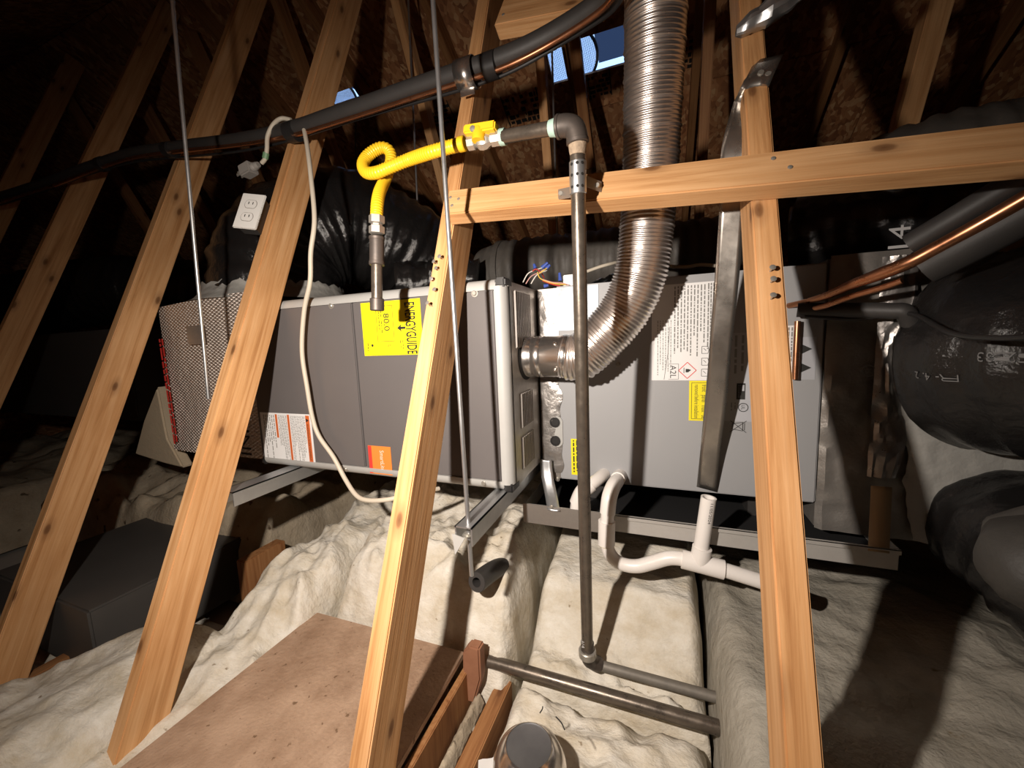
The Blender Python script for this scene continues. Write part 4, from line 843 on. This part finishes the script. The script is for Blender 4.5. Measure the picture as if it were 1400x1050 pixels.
tag(build('copper_line', MB().tube(low, .0065, 12), M_COPPER, ls, smooth=True), 'bare copper line')
low2 = [p + V((.0, .012, -.026 - .006 * math.sin(i * .11 + 1))) for i, p in enumerate(sp)]
build('control_cable', MB().tube(low2, .004, 8), M_BLACKP, ls, smooth=True)
for i, w in ((57, .0), (84, 0), (40, 0), (126, 0)):
    c_ = sp[i]; d = (sp[i + 1] - sp[i - 1]).normalized(); build('tape_wrap', MB().tube([c_ - d * .016 + V((0, 0, -.009)), c_ + d * .016 + V((0, 0, -.009))], .0285 if i > 60 else .0255, 20), M_BLACKP, ls, smooth=True)
cl = thing('pipe_clamp', 'silver pipe clamp holding the insulated line to the nailed web', 'clamp', (-0.4364,0.9000,1.6371))
a, b = V((-0.4622,0.9120,1.6460)), V((-0.4166,0.9120,1.6469)); build('band', MB().tube([a + V((0, 0, -.01)), b + V((0, 0, -.01))], .034, 28, False), M_SHINY, cl, smooth=True); so = cl.children[0].modifiers.new('thickness', 'SOLIDIFY'); so.thickness = .0015
build('clamp_ear', MB().box(a.x + .004, b.x - .004, .908, .911, a.z - .058, a.z - .04), M_SHINY, cl)
rl = thing('copper_line', 'copper refrigerant pipe entering the cabinet from the right edge, black foam over part of it', 'pipe', (0.2926,1.0800,1.0544))
rc = spline([(0.2783,1.0900,1.0510), (0.3008,1.0600,1.0557), (0.3276,1.0200,1.0646), (0.3556,0.9800,1.0805), (0.3828,0.9500,1.0924), (0.4110,0.9200,1.1061), (0.4347,0.9000,1.1224), (0.4671,0.8700,1.1470), (0.5045,0.8400,1.1767), (0.5406,0.8100,1.2069)], 10)
build('pipe', MB().tube(rc, [.0065 + .0055 * min(max((i - 12) / 30, 0), 1) for i in range(len(rc))], 16), M_COPPER, rl, smooth=True)
rc2 = [p + V((0, .003, -.016 - .012 * min(i / 45, 1))) for i, p in enumerate(rc)][8:50]
build('second_pipe', MB().tube(rc2, .006, 12), M_COPPER, rl, smooth=True)
rf_ = [p + V((.012, .03, -.02)) for p in rc[58:]]; build('foam_sleeve', MB().tube(rf_, .033, 24, True, soft), M_FOAM, rl, smooth=True)
build('foam_sleeve', MB().tube([p + V((-.01, .03, .022)) for p in rc[58:]], .02, 24, True, soft), M_FOAM, rl, smooth=True)
w = tag(build('cable', MB().tube(spline([(0.2992,1.0500,1.0245), (0.3836,1.0300,1.0127), (0.4436,0.9800,1.0189), (0.4472,0.8600,0.9808), (0.4655,0.8000,0.9724), (0.4859,0.7600,0.9742)], 10), .0045, 10), M_BLACKP, smooth=True), 'thin black cable sagging across the right plenum and large duct', 'cable')
w = tag(build('cable', MB().tube(spline([(0.2877,1.0600,1.0387), (0.3612,1.0400,1.0329), (0.4242,1.0000,1.0253), (0.4483,0.9900,1.0163), (0.4768,1.0200,0.9576)], 10), .016, 14), M_FOAM, smooth=True), 'thick dark cable crossing the right plenum under the copper pipe', 'cable')

# ---------------------------------------------------------------- cords, outlet, wires
cd = thing('power_cord', 'cream power cord hanging from the line set past the furnace front', 'cord', (-0.9299,0.8000,0.8226))
cp = [(-0.9711,0.9100,1.6264), (-0.9446,0.8900,1.5685), (-0.9097,0.8600,1.4724), (-0.8799,0.8300,1.3433), (-0.8937,0.8200,1.2563), (-0.9068,0.8200,1.1794), (-0.9454,0.8250,1.1022), (-0.9698,0.8250,0.9889), (-0.9645,0.8250,0.8821), (-0.9561,0.8250,0.7953), (-0.9377,0.8250,0.7390), (-0.8889,0.8250,0.6783), (-0.8471,0.8200,0.6178), (-0.7920,0.8000,0.5839), (-0.7427,0.7900,0.5790), (-0.6758,0.7900,0.5890), (-0.6271,0.8200,0.5966), (-0.5865,0.9000,0.5860)]
build('cable', MB().tube(spline(cp, 10), .0062, 12), M_CORD, cd, smooth=True)
pg = thing('plug_lead', 'grey plug on a short looping cream lead above the black duct', 'cord', (-1.1885,0.9000,1.5543))
build('lead', MB().tube(spline([(-1.0407,0.9300,1.6794), (-1.0670,0.9200,1.6847), (-1.0845,0.9050,1.6652), (-1.1075,0.9000,1.6351), (-1.1161,0.9000,1.6016), (-1.1265,0.9000,1.5765), (-1.1444,0.9000,1.5652)], 8), .006, 12), M_CORD, pg, smooth=True)
pa_, pb_ = V((-1.2325,0.9000,1.5515)), V((-1.1440,0.9000,1.5672)); dd = (pb_ - pa_).normalized(); up_ = V((0, 0, 1)); up_ = (up_ - dd * up_.dot(dd)).normalized(); fr = dd.cross(up_)
Mp = Matrix(((dd.x, fr.x, up_.x, pa_.x), (dd.y, fr.y, up_.y, pa_.y), (dd.z, fr.z, up_.z, pa_.z), (0, 0, 0, 1)))
build('plug_body', MB().box(.004, .050, -.018, .018, -.017, .017, Mp), M_GPLUG, pg, bevel=.004); build('strain_relief', MB().lathe([(.012, 0), (.011, .004), (.013, .006), (.010, .012), (.011, .014), (.008, .024)], pa_ + dd * .05, dd, 12), M_GPLUG, pg, smooth=True)
for dy in (-.007, .007): build('prong', MB().box(-.018, .005, dy - .001, dy + .001, -.006, .002, Mp), M_ZINC, pg)
build('ground_pin', MB().lathe([(.0026, -.005), (.0026, .02)], pa_ + up_ * .010, -dd, 8), M_ZINC, pg); build('green_wrap', MB().tube([(-1.1284,0.9000,1.5748), (-1.1211,0.9000,1.5901)], .0085, 10), M_GREEN, pg, smooth=True)
oc = V((-1.1014,0.8100,1.3939)); ot = thing('outlet', 'white wall outlet plate on a box fixed beside the leaning web', 'outlet', oc)
ux, uz = (V((-1.0810,0.8200,1.4455)) + V((-1.0335,0.8100,1.4343))) / 2 - oc, 0
zax = V((.012, .41, 1)).normalized(); xax = V((.92, .38, 0)); xax = (xax - zax * xax.dot(zax)).normalized(); yax = zax.cross(xax)
Mo = Matrix(((xax.x, yax.x, zax.x, oc.x), (xax.y, yax.y, zax.y, oc.y), (xax.z, yax.z, zax.z, oc.z), (0, 0, 0, 1)))
pt = build('plate', MB().box(-.035, .035, 0, .006, -.058, .058, Mo), M_PLUG, ot, bevel=.003)
build('back_box', MB().box(-.026, .026, .006, .040, -.05, .05, Mo), M_BLACKP, ot)
for dz in (-.021, .021):
    f = build('receptacle', MB().prism([Mo @ V((.0165 * math.cos(a), -.0015, dz + max(-.0125, min(.0125, .0165 * math.sin(a))))) for a in [2 * math.pi * k / 24 for k in range(24)]], yax * .002), M_PLUG, ot)
    rng = [Mo @ V((.0175 * math.cos(a), -.0004, dz + max(-.0135, min(.0135, .0175 * math.sin(a))))) for a in [2 * math.pi * k / 24 for k in range(25)]]; build('outline', MB().tube(rng, .0007, 6, False), M_GPLUG, ot)
    for dx_ in (-.006, .006): build('socket_slot_shade', MB().box(dx_ - .001, dx_ + .001, -.0022, -.0016, dz - .001, dz + .007, Mo), M_HOLE_SHADE, f)  # dark strips on the face paint the shade inside the prong slots
wb = thing('wire_bundle', 'bundle of coloured wires with blue wire nuts on the furnace end', 'wires', (-0.3085,1.1200,1.1685))
rnd = random.Random(3)
for i, (cname, e) in enumerate((('red', (738,370)), ('white', (722,380)), ('pink', (728,378)), ('white', (735,384)), ('yellow', (752,368)), ('yellow', (757,372)), ('brown', (770,385)), ('pink', (772,388)), ('white', (768,384)))):
    pass
for cname, pts_ in (('white', [(-0.3812,1.1000,1.1641), (-0.3644,1.1000,1.1878), (-0.3425,1.1100,1.1975), (-0.3252,1.1200,1.2036)]), ('pink', [(-0.3723,1.1000,1.1591), (-0.3557,1.1000,1.1786), (-0.3316,1.1100,1.1902), (-0.3119,1.1200,1.2022)]), ('red', [(-0.3507,1.1000,1.1927), (-0.3394,1.1000,1.1978), (-0.3272,1.1100,1.1877), (-0.3246,1.1300,1.1754)]),
                 ('white', [(-0.3564,1.1000,1.1578), (-0.3400,1.1000,1.1792), (-0.3249,1.1100,1.1895), (-0.3122,1.1200,1.1939)]), ('yellow', [(-0.3279,1.0900,1.1829), (-0.3146,1.0900,1.1898), (-0.3019,1.1000,1.2002)]), ('yellow', [(-0.3352,1.1000,1.1891), (-0.3291,1.1000,1.1720), (-0.3075,1.1000,1.1597), (-0.2817,1.1000,1.1513), (-0.2520,1.1000,1.1466)]),
                 ('pink', [(-0.3205,1.1000,1.1670), (-0.2924,1.1000,1.1563), (-0.2646,1.1000,1.1518), (-0.2437,1.1000,1.1439)]), ('brown', [(-0.3169,1.1100,1.1617), (-0.2908,1.1100,1.1532), (-0.2629,1.1100,1.1467)]), ('red', [(-0.3220,1.1050,1.1637), (-0.2904,1.1000,1.1500), (-0.2691,1.1000,1.1440)])):
    build(cname + '_wire', MB().tube(spline(pts_, 8), .0017, 8), WIRE[cname], wb, smooth=True)
for a, b in (((-0.3216,1.1000,1.2001), (-0.3037,1.1000,1.2126)), ((-0.3086,1.1000,1.1968), (-0.2974,1.1000,1.2058)), ((-0.3415,1.1000,1.2001), (-0.3455,1.1000,1.2129)), ((-0.2687,1.1000,1.1583), (-0.2703,1.1000,1.1808)), ((-0.3109,1.0800,1.1454), (-0.2980,1.0800,1.1463))): build('wire_nut', MB().tube([a, b], [.0058, .0035], 10), WIRE['blue'], wb, smooth=True)
cb = V((-0.2500,1.1200,1.1590)); tag(build('connector', MB().box(cb.x - .013, cb.x + .018, 1.11, 1.16, 1.143, 1.175), M_PLUG, bevel=.002), 'white plastic connector block on top of the coil cabinet', 'connector')
tag(build('cable', MB().tube(spline([(-0.2246,1.2500,1.1997), (-0.1566,1.2500,1.2151), (-0.0953,1.3000,1.2256), (0.0528,1.3000,1.1948), (0.1124,1.3000,1.1950), (0.1817,1.2500,1.1720)], 8), .005, 10), M_CORD, smooth=True), 'pale cable running along the top of the coil cabinet', 'cable')
tag(build('foil_scrap', MB().grid(lambda u, v: V(((-0.1902,1.1500,1.1553)[0] + u * .07, 1.11 + .1 * v, 1.147 + .02 * u + .012 * noise.noise(V((u * 4, v * 5, 1))))), 12, 12), M_GALV, smooth=True), 'crinkled foil edge on top of the coil cabinet, right of the riser', 'foil')

# ---------------------------------------------------------------- attic floor: batts, board, odds and ends
def batt(name, label, x0, x1, y0, y1, hf, m, res=.012, edge=.07, skirt=.02):
    nx, ny = int((x1 - x0) / res) + 2, int((y1 - y0) / res) + 2
    def f(u, v):
        x, y = x0 + (x1 - x0) * u, y0 + (y1 - y0) * v; h = hf(x, y)
        e = min(x - x0, x1 - x, y - y0, y1 - y); k = min(max(e / edge, 0), 1); k = math.sqrt(max(1 - (1 - k) ** 2, 0))
        h = skirt + (h - skirt) * (.30 + .70 * k) if e > 1e-6 else skirt
        w = 1 - k
        return V((x + .012 * w * noise.noise(V((x * 9, y * 9, 1))), y + .012 * w * noise.noise(V((x * 9, y * 9, 5))), h))
    return tag(build(name, MB().grid(f, nx, ny), m, smooth=True, sharp=180), label, 'insulation', 'insulation batts')
def ss(a, b, t): t = min(max((t - a) / (b - a), 0), 1); return t * t * (3 - 2 * t)
def wr(x, y, f=6, sd=0): # soft creases
    return 1 - abs(noise.noise(V((x * f, y * f, sd)))) * 2
batt('insulation_batt', 'smooth white batt under the drain trap, behind the low black pipe', -.335, .108, .80, 1.9, lambda x, y: .172 + .145 * ss(.87, 1.02, y) + .05 * ss(1.0, 1.3, y) + .008 * fbm(x * 6, y * 9, 1) + .005 * wr(x, y, 16, 4) + .018 * ss(.95, .88, y) * fbm(x * 16, y * 22, 9) - .02 * ss(.02, 0, abs(y - .858)) * ss(-.1, -.08, x), M_BATT, .007, .04)
batt('insulation_batt', 'white batt in front of the low black pipe, beside the metal can', -.335, .098, .2, .80, lambda x, y: .160 + .022 * fbm(x * 8, y * 8, 2) + .014 * wr(x, y, 12, 2), M_BATT, .007, .05)
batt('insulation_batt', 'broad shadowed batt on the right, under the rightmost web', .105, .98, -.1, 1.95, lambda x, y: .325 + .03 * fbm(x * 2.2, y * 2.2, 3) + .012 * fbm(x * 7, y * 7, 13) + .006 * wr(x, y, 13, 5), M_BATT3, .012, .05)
batt('insulation_batt', 'lumpy white batt between the chipboard and the furnace', -.915, -.345, .755, 1.75, lambda x, y: .21 + .13 * ss(.76, .86, y) + .08 * ss(.85, 1.25, y) + .045 * fbm(x * 6, y * 6, 4) + .03 * wr(x, y, 9, 7) * ss(.78, .95, y) + .015 * wr(x, y, 20, 3), M_BATT, .008, .05)
def roll(x, y):
    base = .155 + .055 * ss(.38, .62, y) + .11 * ss(.60, .86, y) + .05 * ss(.85, 1.2, y)
    k = ss(-1.31, -1.13, x); amp = .35 + .65 * ss(.45, .7, y)
    return .07 + (base - .07) * k + amp * (.028 * fbm(x * 7, y * 5, 6) + .034 * (wr(x * 1.5, y, 7, 9) - .45) + .010 * wr(x, y, 19, 4))
batt('insulation_batt', 'crumpled white batt along the left edge of the chipboard', -1.31, -.925, .12, 1.7, roll, M_BATT, .007, .06)
batt('insulation_batt', 'flat white batt in the lower left corner', -2.0, -1.105, -.25, .80, lambda x, y: .03 + (.10 + .06 * ss(-1.72, -1.2, x) + .03 * ss(.3, .55, y) + .022 * fbm(x * 4, y * 4, 8) + .012 * wr(x, y, 9, 1)) * math.sqrt(ss(0, .10, .70 + .75 * min(x + 1.3, 0) + .03 * noise.noise(V((x * 9, 0, 3))) - y)), M_BATT, .010, .05)
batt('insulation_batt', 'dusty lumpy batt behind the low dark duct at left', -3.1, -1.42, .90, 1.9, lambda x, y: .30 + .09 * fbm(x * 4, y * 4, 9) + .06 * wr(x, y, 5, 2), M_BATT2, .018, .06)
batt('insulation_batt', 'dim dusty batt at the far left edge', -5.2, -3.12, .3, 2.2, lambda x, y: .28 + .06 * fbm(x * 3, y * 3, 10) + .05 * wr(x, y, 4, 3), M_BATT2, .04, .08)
batt('insulation_batt', 'dim batt in the dark right corner beyond the drooping ducts', 1.0, 2.4, -.1, 2.2, lambda x, y: .31 + .03 * fbm(x * 2.5, y * 2.5, 12) + .02 * wr(x, y, 5, 4), M_BATT, .03, .06)
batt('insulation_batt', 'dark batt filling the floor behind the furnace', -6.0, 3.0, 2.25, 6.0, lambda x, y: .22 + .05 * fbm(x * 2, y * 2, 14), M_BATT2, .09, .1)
tag(build('low_duct', MB().box(-2.14, -1.52, .50, .98, .06, .275), M_DKDUCT, bevel=.006), 'dark grey sheet duct low between the webs at left', 'duct')
# wood scraps beside the low duct
tag(build('wood_block', MB().box(-1.345, -1.30, .80, .95, .05, .29), M_OLD, bevel=.003), 'brown wood offcut standing behind the crumpled batt at left', 'wood')
# chipboard, notched round the web
bx0, bx1, by0, by1, bz = -.965, -.462, -.2, .772, .206
poly = [(bx0, by0, bz), (-.485, by0, bz), (-.485, .487, bz), (bx1 + .010, .487, bz), (bx1 + .002, by1, bz), (bx0 + .02, by1 - .01, bz)]
ch = tag(build('chipboard', MB().prism(poly, (0, 0, .016)), M_CHIP, bevel=.0015), 'dusty tan chipboard sheet laid over the joists at lower centre', 'board')
tag(build('nailer', MB().box(-.94, -.49, .70, .738, .1, .205), M_OLD), 'timber cleat under the far edge of the chipboard', 'beam')
tag(build('edge_joist', MB().box(-.452, -.436, .50, .80, .095, .200), M_OLD, bevel=.002), 'reddish edge timber under the right edge of the chipboard', 'beam')
tag(build('wood_block', MB().prism([(-0.4448,0.7380,0.2519), (-0.4277,0.7380,0.2721), (-0.3985,0.7380,0.2725), (-0.3991,0.7380,0.1917), (-0.4207,0.7380,0.1218), (-0.4510,0.7380,0.1195)], (0, .03, 0)), mat('red_wood', (.34, .16, .09), .7, var=(30, .6, (.2, .08, .04))), bevel=.004), 'reddish block of wood at the corner of the chipboard', 'wood')
def rail_fuzz(u, v): 
    return V((-.428 + .030 * u, .42 + .33 * v, .118 + .022 * math.sin(math.pi * u) + .007 * noise.noise(V((u * 4, v * 26, 3)))))
tag(build('batt_edge', MB().grid(rail_fuzz, 10, 50), M_BATT2, smooth=True), 'grey fuzzy strip of old insulation beside the chipboard', 'insulation')
lo_ = lumber('joist_offcut', (-.365, .555, .15), (-.362, .80, .15), .036, .085, M_OLD, xdir=(1, 0, 0)); tag(lo_, 'pale timber lying end-on left of the metal can', 'wood')
# metal can
cn = thing('metal_can', 'upturned shiny metal can with a dull grey top at the bottom edge', 'can', (-.215, .565, .12)); cc = (-.218, .570, .115)
build('body', MB().lathe([(.066, 0), (.068, .02), (.0685, .10), (.066, .124), (.058, .143), (.046, .155), (.0415, .158)], cc, (0, 0, 1), 56), M_SHINY, cn, smooth=True)
tag(build('top', MB().lathe([(.0415, .157), (.0405, .160), (.038, .1585)], cc, (0, 0, 1), 48), mat('grey_zinc', (.17, .17, .175), .45, .6, var=(40, .5, (.11, .11, .115))), cn, smooth=True), 'dull grey top')
build('rim', MB().lathe([(.0410, .155), (.0430, .158), (.0410, .1605)], cc, (0, 0, 1), 48, False), M_SHINY, cn, smooth=True)
build('wire_clip', MB().tube(spline([(cc[0] + .03, cc[1] - .046, .245), (cc[0] + .038, cc[1] - .056, .232), (cc[0] + .045, cc[1] - .053, .215)], 5), .002, 8), M_ZINC, cn, smooth=True)
tag(build('paper_scrap', MB().grid(lambda u, v: V((-.315 + .05 * u, .545 + .03 * u + .012 * v, .165 + .055 * v + .006 * noise.noise(V((u * 4, v * 4, 0))))), 8, 8), M_WLAB, smooth=True), 'crumpled white paper scrap left of the metal can', 'paper')
# foam tube on the batt
fa, fb = V((-0.4261,0.7969,0.4000)), V((-0.4060,0.9995,0.3300)); fm = (fa + fb) / 2 + V((0, 0, .012)); tp = spline([fa, fm, fb], 10)
ft = thing('foam_tube', 'short piece of black foam pipe insulation lying on the white batt', 'tube', fa)
build('sleeve', MB().tube(tp, .0245, 24, False, soft), M_FOAM, ft, smooth=True); d = (tp[0] - tp[1]).normalized()
build('cut_end', MB().lathe([(.0245, 0), (.0235, .002), (.012, .002), (.0115, -.03)], tp[0], d, 24, False), M_FOAM, ft, smooth=True); build('bore_shade', MB().lathe([(.0118, -.03), (.0118, -.0295)], tp[0], d, 20), M_HOLE_SHADE, ft)  # dark disc at the end of the hollow paints its inner shade
for i, q in enumerate((((.10, .62), (.115, .60)), ((.0, .0), (0, 0)))): pass
for a, b, lb in (((-0.2120,0.6200,0.2901), (-0.2090,0.6300,0.2951), 'tiny dark twig standing beside the metal can'), ((-0.1746,0.6000,0.3163), (-0.1549,0.5850,0.3128), 'curved dark twig on the batt right of the metal can')): tag(build('twig', MB().tube(spline([a, (V(a) + V(b)) / 2 + V((.002, 0, .002)), b], 4), .0012, 6), M_INK, smooth=True), lb, 'twig')
